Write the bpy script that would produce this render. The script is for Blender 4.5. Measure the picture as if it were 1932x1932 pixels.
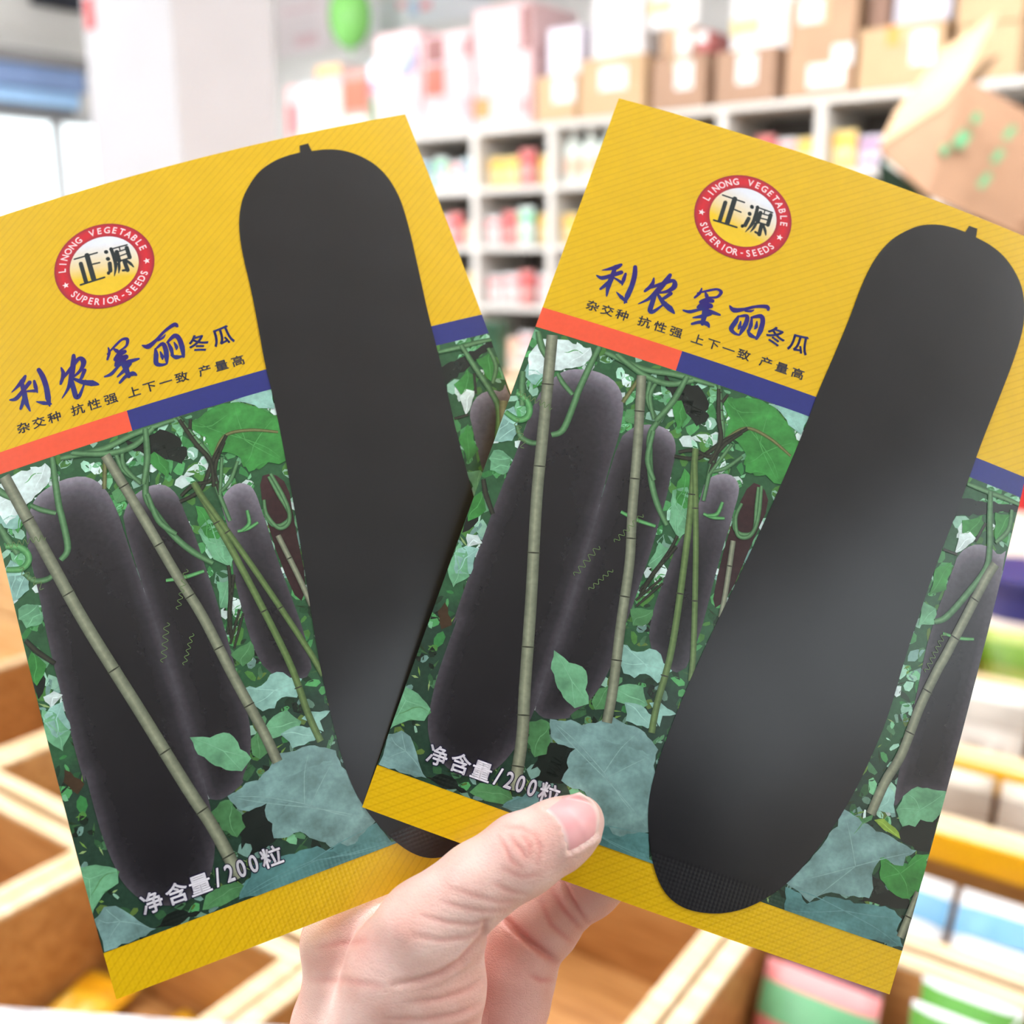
import bpy, bmesh, math, random
import numpy as np
from mathutils import Vector, Matrix
from mathutils.geometry import tessellate_polygon
for o in list(bpy.data.objects): bpy.data.objects.remove(o)
SC = bpy.context.scene
COL = SC.collection
rnd = random.Random(7)

# ------------------------------------------------------------------ camera
FPX = 1974.74                       # focal length in pixels of the 1932 px frame
PITCH = math.atan(486 / FPX)        # horizon lies 486 px above the centre
CAM = np.array([0, 0, 1.5])
RT = np.array([1., 0, 0]); FW = np.array([0, math.cos(PITCH), -math.sin(PITCH)]); UP = np.array([0, math.sin(PITCH), math.cos(PITCH)])
cd = bpy.data.cameras.new('camera'); cam = bpy.data.objects.new('camera', cd); COL.objects.link(cam)
cam.location = CAM; cam.rotation_euler = (math.pi / 2 - PITCH, 0, 0)
cd.sensor_width = 36; cd.lens = 36 * FPX / 1932; cd.clip_start = .01
cd.dof.use_dof = True; cd.dof.focus_distance = .231; cd.dof.aperture_fstop = 11.0
SC.camera = cam

# ------------------------------------------------------------------ world, exposure, main light
SC.view_settings.view_transform = 'Standard'; SC.view_settings.look = 'None'
SC.view_settings.exposure = -0.08; SC.view_settings.gamma = 1.0; SC.view_settings.use_curve_mapping = False
w = bpy.data.worlds.new('daylight'); SC.world = w; w.use_nodes = True
bg = w.node_tree.nodes['Background']; bg.inputs[0].default_value = (.93, .97, 1, 1); bg.inputs[1].default_value = 2.6
cy = SC.cycles; cy.max_bounces = 6; cy.diffuse_bounces = 3; cy.glossy_bounces = 3; cy.transmission_bounces = 4; cy.transparent_max_bounces = 4; cy.caustics_reflective = False; cy.caustics_refractive = False; cy.use_light_tree = False
LAMP = 15.0                          # strength of the ceiling tubes

# ------------------------------------------------------------------ helpers
def srgb(r, g, b):
    f = lambda c: (c / 255 / 12.92) if c <= 10 else ((c / 255 + .055) / 1.055) ** 2.4
    return (f(r), f(g), f(b), 1)
MATS = {}
def mat(name, rgb, rough=.5, var=.12, scale=12, metal=0, emit=0, bump=0, rgb2=None, coat=0, trans=0, spec=.5, stretch=None, sss=0):
    if name in MATS: return MATS[name]
    m = bpy.data.materials.new(name); m.use_nodes = True; nt = m.node_tree; b = nt.nodes['Principled BSDF']
    c = srgb(*rgb)
    tc = nt.nodes.new('ShaderNodeTexCoord'); mp = nt.nodes.new('ShaderNodeMapping')
    nt.links.new(tc.outputs['Object'], mp.inputs[0])
    if stretch: mp.inputs['Scale'].default_value = stretch
    n = nt.nodes.new('ShaderNodeTexNoise'); n.inputs['Scale'].default_value = scale; n.inputs['Detail'].default_value = 2
    nt.links.new(mp.outputs[0], n.inputs['Vector'])
    r = nt.nodes.new('ShaderNodeValToRGB'); nt.links.new(n.outputs['Fac'], r.inputs[0])
    c2 = srgb(*rgb2) if rgb2 else tuple(x * (1 - var) for x in c[:3]) + (1,)
    r.color_ramp.elements[0].color = c2; r.color_ramp.elements[1].color = c
    r.color_ramp.elements[0].position = .38; r.color_ramp.elements[1].position = .62
    nt.links.new(r.outputs[0], b.inputs['Base Color'])
    b.inputs['Roughness'].default_value = rough; b.inputs['Metallic'].default_value = metal
    b.inputs['Specular IOR Level'].default_value = spec
    b.inputs['Coat Weight'].default_value = coat; b.inputs['Transmission Weight'].default_value = trans
    if emit:
        b.inputs['Emission Color'].default_value = c; b.inputs['Emission Strength'].default_value = emit
    if bump:
        bp = nt.nodes.new('ShaderNodeBump'); bp.inputs['Strength'].default_value = bump; bp.inputs['Distance'].default_value = .002
        nt.links.new(n.outputs['Fac'], bp.inputs['Height']); nt.links.new(bp.outputs[0], b.inputs['Normal'])
    MATS[name] = m; return m
def pine(name, rgb, rgb2, stretch=(4, 40, 40)):
    return mat(name, rgb, .45, scale=3, rgb2=rgb2, stretch=stretch, bump=.1)

def tag(o, label=None, cat=None, group=None, kind=None):
    if label: o['label'] = label
    if cat: o['category'] = cat
    if group: o['group'] = group
    if kind: o['kind'] = kind
    return o
def thing(name, label, cat, loc, rotz=0, group=None, kind=None):
    o = bpy.data.objects.new(name, None); o.empty_display_size = .02; COL.objects.link(o)
    o.location = loc; o.rotation_euler = (0, 0, rotz); return tag(o, label, cat, group, kind)
def link(name, me, m, parent=None, loc=(0, 0, 0), rot=(0, 0, 0)):
    o = bpy.data.objects.new(name, me); COL.objects.link(o); o.location = loc; o.rotation_euler = rot
    if m: me.materials.clear(); me.materials.append(m)
    if parent: o.parent = parent
    return o
def bm_box(bm, x0, x1, y0, y1, z0, z1, bev=0):
    vs = [bm.verts.new(p) for p in ((x0, y0, z0), (x1, y0, z0), (x1, y1, z0), (x0, y1, z0), (x0, y0, z1), (x1, y0, z1), (x1, y1, z1), (x0, y1, z1))]
    fs = [bm.faces.new([vs[i] for i in f]) for f in ((3, 2, 1, 0), (4, 5, 6, 7), (0, 1, 5, 4), (1, 2, 6, 5), (2, 3, 7, 6), (3, 0, 4, 7))]
    if bev: bmesh.ops.bevel(bm, geom=list({e for f in fs for e in f.edges}), offset=bev, segments=2, affect='EDGES', profile=.5)
def mesh_of(bm, name='m', smooth=False):
    me = bpy.data.meshes.new(name); bm.normal_update(); bm.to_mesh(me); bm.free()
    if smooth: me.polygons.foreach_set('use_smooth', [True] * len(me.polygons))
    return me
def box(name, x0, x1, y0, y1, z0, z1, m, parent=None, bev=0, loc=(0, 0, 0), rot=(0, 0, 0)):
    bm = bmesh.new(); bm_box(bm, x0, x1, y0, y1, z0, z1, bev); return link(name, mesh_of(bm, name), m, parent, loc, rot)
def copy_tree(o, parent=None):
    c = o.copy(); COL.objects.link(c); c.parent = parent
    for ch in list(o.children): copy_tree(ch, c)
    return c
# turning a photo pixel into a direction from the camera
def ray(px, py): return RT * (px - 966) / FPX + UP * (966 - py) / FPX + FW
def at_z(px, py, z):
    d = ray(px, py); return CAM + d * (z - 1.5) / d[2]
def at_plane(px, py, P, n):
    d = ray(px, py); return CAM + d * (((P - CAM) @ n) / (d @ n))
def cam2w(p): return CAM + RT * p[0] + UP * p[1] + FW * p[2]

# ------------------------------------------------------------------ frame of the shop: shelves run along E1, side wall along E2
A1 = math.radians(-39)
E1 = np.array([math.cos(A1), math.sin(A1), 0]); E2 = np.array([-math.sin(A1), math.cos(A1), 0]); EZ = np.array([0, 0, 1.])
SH0 = np.array([-.2966, 5.2, 0])         # a point on the front line of the far shelving
def sh(px, py):                          # pixel -> (along, height) on the plane of the shelf fronts
    q = at_plane(px, py, SH0, E2); return float((q - SH0) @ E1), float(q[2])
WHITE = mat('white_plaster', (236, 234, 230), .8, .04, 3)
# ================================================================== STRUCTURE
CEIL = 3.1
ROT = math.radians(-39)                  # local x = E1, local y = E2
def struct(o): o['kind'] = 'structure'; return o
room = SH0                               # room frame origin
def rbox(name, x0, x1, y0, y1, z0, z1, m, parent=None, bev=0):
    return box(name, x0, x1, y0, y1, z0, z1, m, parent, bev, loc=tuple(room) if not parent else (0, 0, 0), rot=(0, 0, ROT) if not parent else (0, 0, 0))
FLOORM = mat('floor_tile', (190, 184, 176), .35, .08, 4)
struct(rbox('floor', -4.2, 6.2, -9.5, .9, -.1, 0, FLOORM))
struct(rbox('ceiling', -4.2, 6.2, -9.5, .9, CEIL, CEIL + .1, mat('ceiling_paint', (244, 243, 240), .85, .03, 2)))
struct(rbox('wall_back', -4.2, 6.2, .8, .9, 0, CEIL, WHITE))
bm = bmesh.new(); WY0, WY1, WZ0, WZ1 = -6.3, -3.3, 2.0, 3.0      # right wall with an opening for the added side window
bm_box(bm, 6.1, 6.2, -9.5, WY0, 0, CEIL); bm_box(bm, 6.1, 6.2, WY1, .8, 0, CEIL); bm_box(bm, 6.1, 6.2, WY0, WY1, 0, WZ0); bm_box(bm, 6.1, 6.2, WY0, WY1, WZ1, CEIL)
struct(link('wall_right', mesh_of(bm), mat('wall_cream', (225, 218, 206), .8, .05, 3), None, tuple(room), (0, 0, ROT)))
bm = bmesh.new(); YB = -9.5               # unseen wall behind the photographer, opened for added glazing that lights the packets
bm_box(bm, -4.2, 6.2, YB - .1, YB, 0, .55); bm_box(bm, -4.2, 6.2, YB - .1, YB, 2.75, CEIL); bm_box(bm, -4.2, -2.4, YB - .1, YB, .55, 2.75); bm_box(bm, 4.6, 6.2, YB - .1, YB, .55, 2.75)
struct(link('wall_behind', mesh_of(bm), mat('wall_grey', (168, 162, 158), .8, .1, 2), None, tuple(room), (0, 0, ROT)))
# left wall with the daylight opening
WL = -3.0
def lw(px, py):                          # pixel -> (y along E2, z) on the left wall
    P = SH0 + E1 * WL; q = at_plane(px, py, P, E1); return float((q - SH0) @ E2), float(q[2])
y_r, z_t = lw(112, 213); y_l = y_r - 2.6; z_b = .15
z_lt = z_t
for nm, a in (('wall_left', (-9.5, y_l, 0, CEIL)),):
    bm = bmesh.new()
    bm_box(bm, WL - .12, WL, -9.5, y_l, 0, CEIL); bm_box(bm, WL - .12, WL, y_r + .62, .8, 0, CEIL)
    bm_box(bm, WL - .12, WL, y_l, y_r + .62, z_t + .02, CEIL); bm_box(bm, WL - .12, WL, y_l, y_r + .62, 0, z_b)
    struct(link('wall_left', mesh_of(bm), WHITE, None, tuple(room), (0, 0, ROT)))
ALU = mat('window_aluminium', (210, 212, 214), .4, .05, 8)
win = thing('window_1', None, None, tuple(room), ROT); struct(win)
GL = bpy.data.materials.new('window_glass'); GL.use_nodes = True; gt = GL.node_tree; gt.nodes.clear()   # thin clear pane
gm = gt.nodes.new('ShaderNodeMixShader'); ga = gt.nodes.new('ShaderNodeBsdfTransparent'); gb = gt.nodes.new('ShaderNodeBsdfGlossy'); gf = gt.nodes.new('ShaderNodeFresnel'); go = gt.nodes.new('ShaderNodeOutputMaterial')
gb.inputs['Roughness'].default_value = .02; ga.inputs[0].default_value = (.96, .98, .98, 1); gf.inputs['IOR'].default_value = 1.45
gt.links.new(gf.outputs[0], gm.inputs[0]); gt.links.new(ga.outputs[0], gm.inputs[1]); gt.links.new(gb.outputs[0], gm.inputs[2]); gt.links.new(gm.outputs[0], go.inputs[0])
w2 = thing('added_front_window', None, None, tuple(room), ROT); struct(w2)  # added window out of view, gives the packets even front light
for x in (-2.38, -.65, 1.1, 2.85, 4.58): box('window_frame', x - .03, x + .03, YB - .08, YB - .02, .55, 2.75, ALU, w2, .004)
for z in (.575, 2.725): box('window_frame', -2.38, 4.58, YB - .08, YB - .02, z - .025, z + .025, ALU, w2, .004)
for x in (-2.38, -.65, 1.1, 2.85): box('pane', x + .03, x + 1.70, YB - .055, YB - .05, .6, 2.7, GL, w2)
w3 = thing('added_side_window', None, None, tuple(room), ROT); struct(w3)  # added window out of view, puts a soft bright reflection on the packets
ym = (WY0 + WY1) / 2
for y in (WY0 + .025, ym, WY1 - .025): box('window_frame', 6.12, 6.18, y - .025, y + .025, WZ0, WZ1, ALU, w3, .004)
for z in (WZ0 + .025, WZ1 - .025): box('window_frame', 6.12, 6.18, WY0 + .05, WY1 - .05, z - .025, z + .025, ALU, w3, .004)
for a_, b_ in ((WY0 + .05, ym - .025), (ym + .025, WY1 - .05)): box('pane', 6.148, 6.152, a_, b_, WZ0 + .05, WZ1 - .05, GL, w3)
yy = [y_l, y_l + 1.3, y_r, y_r + .62]
for i in range(4):
    box('window_frame', WL - .09, WL - .02, yy[i] - .025, yy[i] + .025, z_b, z_t, ALU, win, .004)
box('window_frame', WL - .09, WL - .02, y_l, y_r + .62, z_t - .05, z_t + .02, ALU, win, .004)
box('window_frame', WL - .09, WL - .02, y_l, y_r + .62, z_b, z_b + .05, ALU, win, .004)
for i in range(3):
    box('pane', WL - .06, WL - .055, yy[i] + .025, yy[i + 1] - .025, z_b + .05, z_t - .05, GL, win)
# roller shutter box and blue sign board above the opening
sb = thing('shutter_box', 'blue roller shutter box with grey rails above the bright window', 'shutter', tuple(room), ROT)
z1 = lw(0, 122)[1]; z2 = lw(0, 165)[1]; z3 = lw(0, 195)[1]; z0_ = lw(0, 98)[1]
box('valance', WL + .002, WL + .17, y_l, y_r + .1, z2, z1, mat('shutter_blue', (128, 152, 196), .5, .1, 5), sb, .01)
box('slat', WL + .002, WL + .12, y_l, y_r + .08, z3, z2, mat('shutter_skyblue', (165, 205, 245), .5, .08, 5), sb, .008)
box('top_rail', WL + .002, WL + .2, y_l, y_r + .16, z1, z0_, mat('rail_grey', (140, 138, 138), .5, .1, 5), sb, .006)
box('bottom_rail', WL + .002, WL + .1, y_l, y_r + .05, z3 - .05, z3, mat('rail_dark', (110, 112, 118), .5, .1, 5), sb, .006)
# dark screen hung high on the left wall
s_a = lw(45, 0); s_b = lw(150, 30)
scn = thing('wall_screen', 'dark flat screen hung high on the white wall above the shutter box', 'screen', tuple(room), ROT)
box('panel', WL + .06, WL + .1, s_a[0], s_b[0], s_b[1], min(s_b[1] + .5, CEIL - .03), mat('screen_black', (38, 42, 54), .25, .1, 3), scn, .008)
box('bracket', WL + .001, WL + .06, (s_a[0] + s_b[0]) / 2 - .08, (s_a[0] + s_b[0]) / 2 + .08, s_b[1] + .1, s_b[1] + .3, ALU, scn, .004)
# ceiling tube lamps out of view, several added to brighten shelves and ceiling
TUBE = mat('lit_diffuser', (250, 252, 255), .5, 0, 1, emit=LAMP)
first = None
for i, (x, y) in enumerate([(-1.6, -1.3), (-.7, -.9), (.2, -1.3), (2.0, -1.3), (2.9, -.9), (3.8, -1.3), (-2.2, -2.2), (-.7, -2.2), (2.9, -2.2), (-1.6, -3.2), (.2, -3.2), (2.0, -3.2), (3.8, -3.2), (-.7, -5.6), (-.7, -7.6), (.6, -7.6), (.5, -6.0), (.4, -4.4), (5.4, -2.8), (2.1, -4.3), (2.1, -5.9), (2.1, -7.4)]):
    P = SH0 + E1 * x + E2 * y
    if first is None:
        first = thing('unseen_ceiling_light', 'long white tube lamp out of view on the shop ceiling', 'ceiling light', (P[0], P[1], CEIL), ROT, 'ceiling lamps')
        for x_ in (-.5, .5): box('hanger', x_ - .006, x_ + .006, -.006, .006, -.3, -.0005, ALU, first)
        box('frame', -.64, .64, -.05, .05, -.32, -.3, ALU, first, .004)
        box('diffuser', -.62, .62, -.12, .12, -.36, -.321, TUBE, first)
    else:
        c = copy_tree(first); c.location = (P[0], P[1], CEIL)
# ------------------------------------------------------------------ pillar
PC = ray(342, 300); PC = CAM + PC * (3.25 / PC[1]); PC[2] = 0
def along(P, d, px):                      # length along d from P until the picture column px
    lo, hi = 0, 3.
    for _ in range(50):
        m = (lo + hi) / 2; q = P + d * m - CAM + EZ * 2.0; x = 966 + FPX * (q @ RT) / (q @ FW)
        if (x < px) == (d @ RT > 0): lo = m
        else: hi = m
    return lo
wr = along(PC, E2, 522); wl = along(PC, -E1, 168)
pl = thing('pillar', None, None, tuple(PC), ROT); pl.name = 'wall_pillar'; struct(pl)
box('shaft', -wl, 0, 0, wr, 0, CEIL - .001, mat('pillar_paint', (192, 190, 194), .75, .05, 2), pl, .006)
box('skirting', -wl - .012, .012, -.012, wr + .012, 0, .12, mat('pillar_skirting', (150, 145, 140), .6, .08, 4), pl, .004)
# notices on the pillar
nt_ = thing('notice_sheet', 'white paper notice taped on the grey face of the pillar', 'notice', tuple(PC + EZ * 1.55), ROT)
box('sheet', .001, .003, .05, .25, 0, .2, mat('paper_white', (232, 232, 236), .7, .03, 5), nt_)
gs = thing('green_tag', 'small green tag hung on the grey face of the pillar', 'tag', tuple(PC + EZ * 1.62), ROT)
box('card', .001, .004, wr * .78, wr * .78 + .05, 0, .09, mat('tag_green', (70, 150, 110), .6, .1, 20), gs)
rs = thing('red_seal', 'small red sticker high on the white face of the pillar', 'sticker', tuple(PC + EZ * 2.18), ROT)
box('card', -wl + .02, -wl + .07, -.003, -.0005, 0, .09, mat('tag_red', (205, 70, 70), .6, .1, 20), rs)
# dark cabinet added out of view to darken the lower reflections on the packets
cb = thing('dark_reflection_blocker', 'unseen dark cabinet added behind the photographer to darken the packet reflections', 'cabinet', (-.55, -1.75, 0), math.radians(-4))
DK = mat('blocker_maroon', (52, 26, 28), .5, .15, 5); DN = mat('blocker_navy', (24, 28, 44), .5, .15, 5)
box('side_panel', -1.3, -1.27, -.4, 0, 0, 2.05, DK, cb, .003)
box('side_panel', 1.27, 1.3, -.4, 0, 0, 2.05, DK, cb, .003); box('back_panel', -1.27, 1.27, -.4, -.38, .02, 2.03, DN, cb); box('top_board', -1.27, 1.27, -.38, 0, 2.01, 2.05, DK, cb, .003); box('plinth', -1.27, 1.27, -.38, -.02, 0, .08, DK, cb)
for z in (.5, .92, 1.34, 1.7): box('shelf_board', -1.27, 1.27, -.38, -.01, z - .02, z, DK, cb, .002)
for x in (-.43, .43): box('upright', x - .012, x + .012, -.38, -.012, .08, 2.01, DK, cb, .002)
# ================================================================== FAR SHELVING
BZ = [.15, .45, .73, 1.0, 1.27, 1.54, 1.80, 2.06]
PX = [-1.6, -1.16, -.72, -.28, .157, .60, 1.02, 1.43, 1.83, 2.27, 2.7]
SHELFM = mat('shelf_white', (226, 222, 216), .5, .05, 6)
shelf = thing('shelving_unit', 'long white open shelving unit packed with seed pouches below cartons', 'shelf', tuple(SH0), ROT)
SD = .38
for z in BZ: box('shelf_board', PX[0], PX[-1], 0, SD, z - .028, z, SHELFM, shelf, .003)
for x in PX: box('post', x - .02, x + .02, -.004, SD, 0, 2.03, SHELFM, shelf, .003)
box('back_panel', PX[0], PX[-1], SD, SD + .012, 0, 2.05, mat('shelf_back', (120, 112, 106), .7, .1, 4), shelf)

def pouch_mesh(wd, ht, th, seg=6):
    """an upright pouch: flat sealed top and bottom, bulging middle"""
    bm = bmesh.new(); n = seg; g = {}
    for side in (0, 1):
        for i in range(n + 1):
            for j in range(n + 1):
                a = i / n * 2 - 1; b = j / n
                t = th / 2 * (1 - a ** 4) * (math.sin(math.pi * b) ** .45 if 0 < b < 1 else 0)
                t = max(t, .0006)
                k = (side, i, j)
                g[k] = bm.verts.new((a * wd / 2, (-t if side == 0 else t), b * ht))
    for side in (0, 1):
        for i in range(n):
            for j in range(n):
                q = [g[side, i, j], g[side, i + 1, j], g[side, i + 1, j + 1], g[side, i, j + 1]]
                bm.faces.new(q if side == 0 else q[::-1])
    rim = [(i, 0) for i in range(n)] + [(n, j) for j in range(n)] + [(i, n) for i in range(n, 0, -1)] + [(0, j) for j in range(n, 0, -1)]
    for a, b in zip(rim, rim[1:] + rim[:1]): bm.faces.new([g[0, b[0], b[1]], g[0, a[0], a[1]], g[1, a[0], a[1]], g[1, b[0], b[1]]])
    return mesh_of(bm, 'pouch', True)
def band_mesh(wd, ht, th, f0, f1, u0=-1, u1=1, seg=6, lift=.0012):
    """a printed band that follows the pouch front between heights f0..f1 and widths u0..u1"""
    bm = bmesh.new(); g = {}; n = seg
    for i in range(n + 1):
        for j in range(n + 1):
            a = u0 + (u1 - u0) * i / n; b = f0 + (f1 - f0) * j / n
            a_ = max(-1, min(1, a)); t = th / 2 * (1 - a_ ** 4) * (math.sin(math.pi * b) ** .45 if 0 < b < 1 else 0)
            g[i, j] = bm.verts.new((a * wd / 2 * .995, -t - lift, b * ht))
    for i in range(n):
        for j in range(n): bm.faces.new([g[i, j], g[i + 1, j], g[i + 1, j + 1], g[i, j + 1]])
    return mesh_of(bm, 'band', True)
def bottle_mesh(r, h):
    bm = bmesh.new(); prof = [(0, 0), (r * .92, 0), (r, .06 * h), (r, .62 * h), (r * .8, .72 * h), (r * .42, .8 * h), (r * .42, .86 * h), (0, .86 * h)]; n = 14; R_ = []
    for q, z in prof: R_.append([bm.verts.new((q * math.cos(k * 2 * math.pi / n), q * math.sin(k * 2 * math.pi / n), z)) for k in range(n)] if q else [bm.verts.new((0, 0, z))])
    for a, b in zip(R_, R_[1:]):
        for k in range(n):
            l = (k + 1) % n
            if len(a) == 1: bm.faces.new([a[0], b[l], b[k]])
            elif len(b) == 1: bm.faces.new([a[k], a[l], b[0]])
            else: bm.faces.new([a[k], a[l], b[l], b[k]])
    return mesh_of(bm, 'bottle', True)
def cyl_mesh(r, z0, z1, n=14):
    bm = bmesh.new(); bot = [bm.verts.new((r * math.cos(k * 2 * math.pi / n), r * math.sin(k * 2 * math.pi / n), z0)) for k in range(n)]; top = [bm.verts.new((v.co.x, v.co.y, z1)) for v in bot]
    bm.faces.new(bot[::-1]); bm.faces.new(top)
    for k in range(n): bm.faces.new([bot[k], bot[(k + 1) % n], top[(k + 1) % n], top[k]])
    return mesh_of(bm, 'cyl')
KINDS = {  # name: (body rgb, band rgb, spot rgb, width, height, word)
 'white': ((240, 236, 236), (235, 150, 150), (250, 240, 235), .11, .17, 'white pouch with pink band'),
 'green': ((232, 245, 238), (110, 205, 150), (240, 250, 240), .10, .18, 'white pouch with green band'),
 'yellow': ((250, 222, 150), (248, 190, 70), (255, 245, 220), .11, .17, 'yellow pouch with pale spot'),
 'red': ((232, 150, 145), (205, 60, 66), (250, 225, 220), .09, .16, 'red and pink pouch'),
 'peach': ((248, 220, 200), (240, 175, 140), (250, 240, 230), .12, .15, 'peach coloured pouch'),
 'mint': ((215, 238, 228), (90, 170, 130), (245, 250, 248), .11, .16, 'mint green pouch'),
 'lilac': ((226, 216, 232), (170, 120, 165), (245, 240, 246), .11, .15, 'lilac pouch with purple band'),
 'teal': ((205, 226, 232), (80, 130, 150), (245, 250, 252), .10, .16, 'pale blue pouch with teal band')}
PROTO = {}
def pouch(kind, label, cat, loc, rotz, group, scale=1.0, tilt=0):
    b, s, t, wd, ht, _ = KINDS[kind]
    if kind not in PROTO:
        PROTO[kind] = (pouch_mesh(wd, ht, .035), band_mesh(wd, ht, .035, *((.62, .86) if kind != 'leaf' else (.82, .96))), band_mesh(wd, ht, .035, .16, .5, -.55, .55), mat('pouch_' + kind, b, .35, .06, 30), mat('band_' + kind, s, .35, .1, 40), mat('spot_' + kind, t, .4, .18, 40, rgb2=s))
    m = PROTO[kind]
    o = thing('seed_pouch', label, cat, loc, rotz, group); o.scale = (scale,) * 3; o.rotation_euler = (tilt, 0, rotz)
    link('pouch_body', m[0], m[3], o); link('printed_band', m[1], m[4], o); link('printed_spot', m[2], m[5], o)
    return o
ROWW = {2.06: 'row right below the cartons', 1.80: 'second shelf row below the cartons', 1.54: 'third shelf row below the cartons', 1.27: 'fourth shelf row below the cartons', 1.0: 'fifth shelf row below the cartons'}
def fill_bay(x0, x1, zb, top, kinds, per):
    wdt = (x1 - x0 - .05) / per
    for i in range(per):
        k = kinds[i % len(kinds)]; x = x0 + .025 + wdt * (i + .5)
        s = min(wdt * .96 / KINDS[k][3], (top - zb - .05) / KINDS[k][4]) * rnd.uniform(.9, 1.0)
        P = SH0 + E1 * x + E2 * (.045 + rnd.uniform(0, .03)) + EZ * zb
        pouch(k, KINDS[k][5] + ' standing in the ' + ROWW[top], 'seed pouch', tuple(P), ROT + rnd.uniform(-.06, .06), 'pouches on the ' + ROWW[top], s)
bay = lambda i: (PX[i], PX[i + 1])
for i, (top, zb) in enumerate(zip([2.06, 1.80, 1.54, 1.27], [1.80, 1.54, 1.27, 1.0])):
    fill_bay(*bay(3), zb, top, [['teal', 'green', 'white'], ['peach', 'white', 'red'], ['yellow', 'yellow', 'white'], ['peach', 'yellow', 'green']][i], 4)
    fill_bay(*bay(4), zb, top, [['yellow', 'yellow', 'red'], ['white', 'red', 'green', 'yellow'], ['white', 'white', 'red'], ['white', 'peach']][i], 4)
    if i: fill_bay(*bay(5), zb, top, [[], ['yellow', 'mint'], ['white', 'red'], ['peach', 'red']][i], 4)
    fill_bay(*bay(2), zb, top, [['green', 'white'], ['peach', 'red'], ['mint', 'white'], ['white']][i], 4)
    fill_bay(*bay(7), zb, top, [['peach', 'red', 'white', 'yellow'], ['white'], ['green'], ['yellow']][i], 4)
    fill_bay(*bay(8), zb, top, [['yellow', 'lilac', 'mint', 'yellow'], ['teal'], ['white'], ['red']][i], 4)
    fill_bay(*bay(6), zb, top, [['yellow', 'red'], ['white'], ['mint'], ['peach']][i], 3)
# green bottles in the bay beside the right packet's left edge
bm_, cm_ = bottle_mesh(.042, .23), cyl_mesh(.02, .196, .225)
lbl = cyl_mesh(.0425, .04, .11)
for i in range(4):
    x = PX[5] + .07 + i * .092
    P = SH0 + E1 * x + E2 * .08 + EZ * 1.80
    o = thing('bottle', 'green bottle with white label in the row right below the cartons', 'bottle', tuple(P), ROT, 'green bottles on the shelf')
    link('bottle_body', bm_, mat('bottle_green' if i % 2 == 0 else 'bottle_white', (90, 190, 105) if i % 2 == 0 else (232, 242, 234), .3, .05, 8), o)
    if i % 2: o['label'] = 'white bottle with peach label in the row right below the cartons'; o['group'] = 'white bottles on the shelf'
    link('cap', cm_, mat('cap_white', (236, 236, 232), .4, .03, 8), o); link('label_wrap', lbl, mat('wrap_pale', (240, 236, 225), .5, .06, 20) if i % 2 == 0 else mat('wrap_peach', (240, 205, 180), .5, .06, 20), o)
# ------------------------------------------------------------------ cartons on top of the shelving
CB = mat('cardboard', (196, 160, 130), .75, .07, 10); CB2 = mat('cardboard_pale', (210, 176, 138), .75, .06, 10); CB3 = mat('cardboard_dull', (180, 146, 122), .75, .07, 10)
TAPE = mat('packing_tape', (206, 182, 140), .3, .05, 10); PAPER = mat('label_paper', (250, 250, 250), .6, .02, 10)
def carton(label, px0, px1, pyt, base, m, labels=(), depth=.34, off=.0, name='carton', group=None, tape=True, cat='carton', colors=None, jig=0):
    """front face spans the picture columns px0..px1, its top at row pyt; it stands on height base"""
    s0, _ = sh(px0, 100); s1, _ = sh(px1, 100); zt = sh((px0 + px1) / 2, pyt)[1]
    cx = (s0 + s1) / 2; P = SH0 + E1 * cx + E2 * off + EZ * base; hw = (s1 - s0) / 2 - .004; h = zt - base
    o = thing(name, label, cat, tuple(P), ROT + jig, group)
    box('carton_body', -hw, hw, 0, depth, 0.0005, h, m, o, .006)
    if tape:
        box('tape', -.025, .025, -.0012, .0002, h * .72, h + .001, TAPE, o); box('lid_seam', -hw + .01, hw - .01, depth / 2 - .003, depth / 2 + .003, h - .001, h + .0015, CB3, o)
    for k, (a0, b0, a1, b1) in enumerate(labels):
        q0 = sh(a0, b0); q1 = sh(a1, b1)
        box('paper_label', q0[0] - cx, q1[0] - cx, -.002, .0002, max(min(q1[1], q0[1]) - base, .004), min(max(q0[1], q1[1]) - base, h - .004), PAPER if not colors else colors[k], o)
    return base + h + (.0022 if tape else .0003)
T0 = 2.0605
z = carton('pale carton with a square white label below a bag of white pouches', 1010, 1088, 142, T0, CB2, [(1044, 152, 1090 - 6, 190)])
za = z
carton('white lilac plastic bag standing on the small pale carton', 1024, 1088, 48, z, mat('bag_lilac', (238, 232, 246), .3, .08, 20), name='plastic_bag', tape=False, cat='bag', depth=.2, off=.03)
z = carton('pale carton with a wide white label supporting a tall white pack', 1092, 1218, 106, T0, CB2, [(1132, 130, 1182, 166)])
carton('tall white pack with pink stripe standing on a pale carton', 1108, 1206, -30, z, mat('pack_white', (246, 242, 244), .4, .04, 20), [(1120, 30, 1150, 60), (1165, 55, 1190, 100)], name='white_pack', tape=False, cat='pack', depth=.25, off=.03, colors=[mat('print_mauve', (225, 215, 228), .4, .05, 20), mat('print_cream', (250, 236, 228), .4, .05, 20)])
z = carton('brown carton with an oval white label under a red pack', 1230, 1334, 106, T0, CB3, [(1276, 118, 1306, 166)]); zc = z
z2_ = carton('brown carton with upright label stacked on the carton with oval label', 1240, 1308, 52, z, CB, [(1276, 58, 1300, 100)], off=.01)
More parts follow.
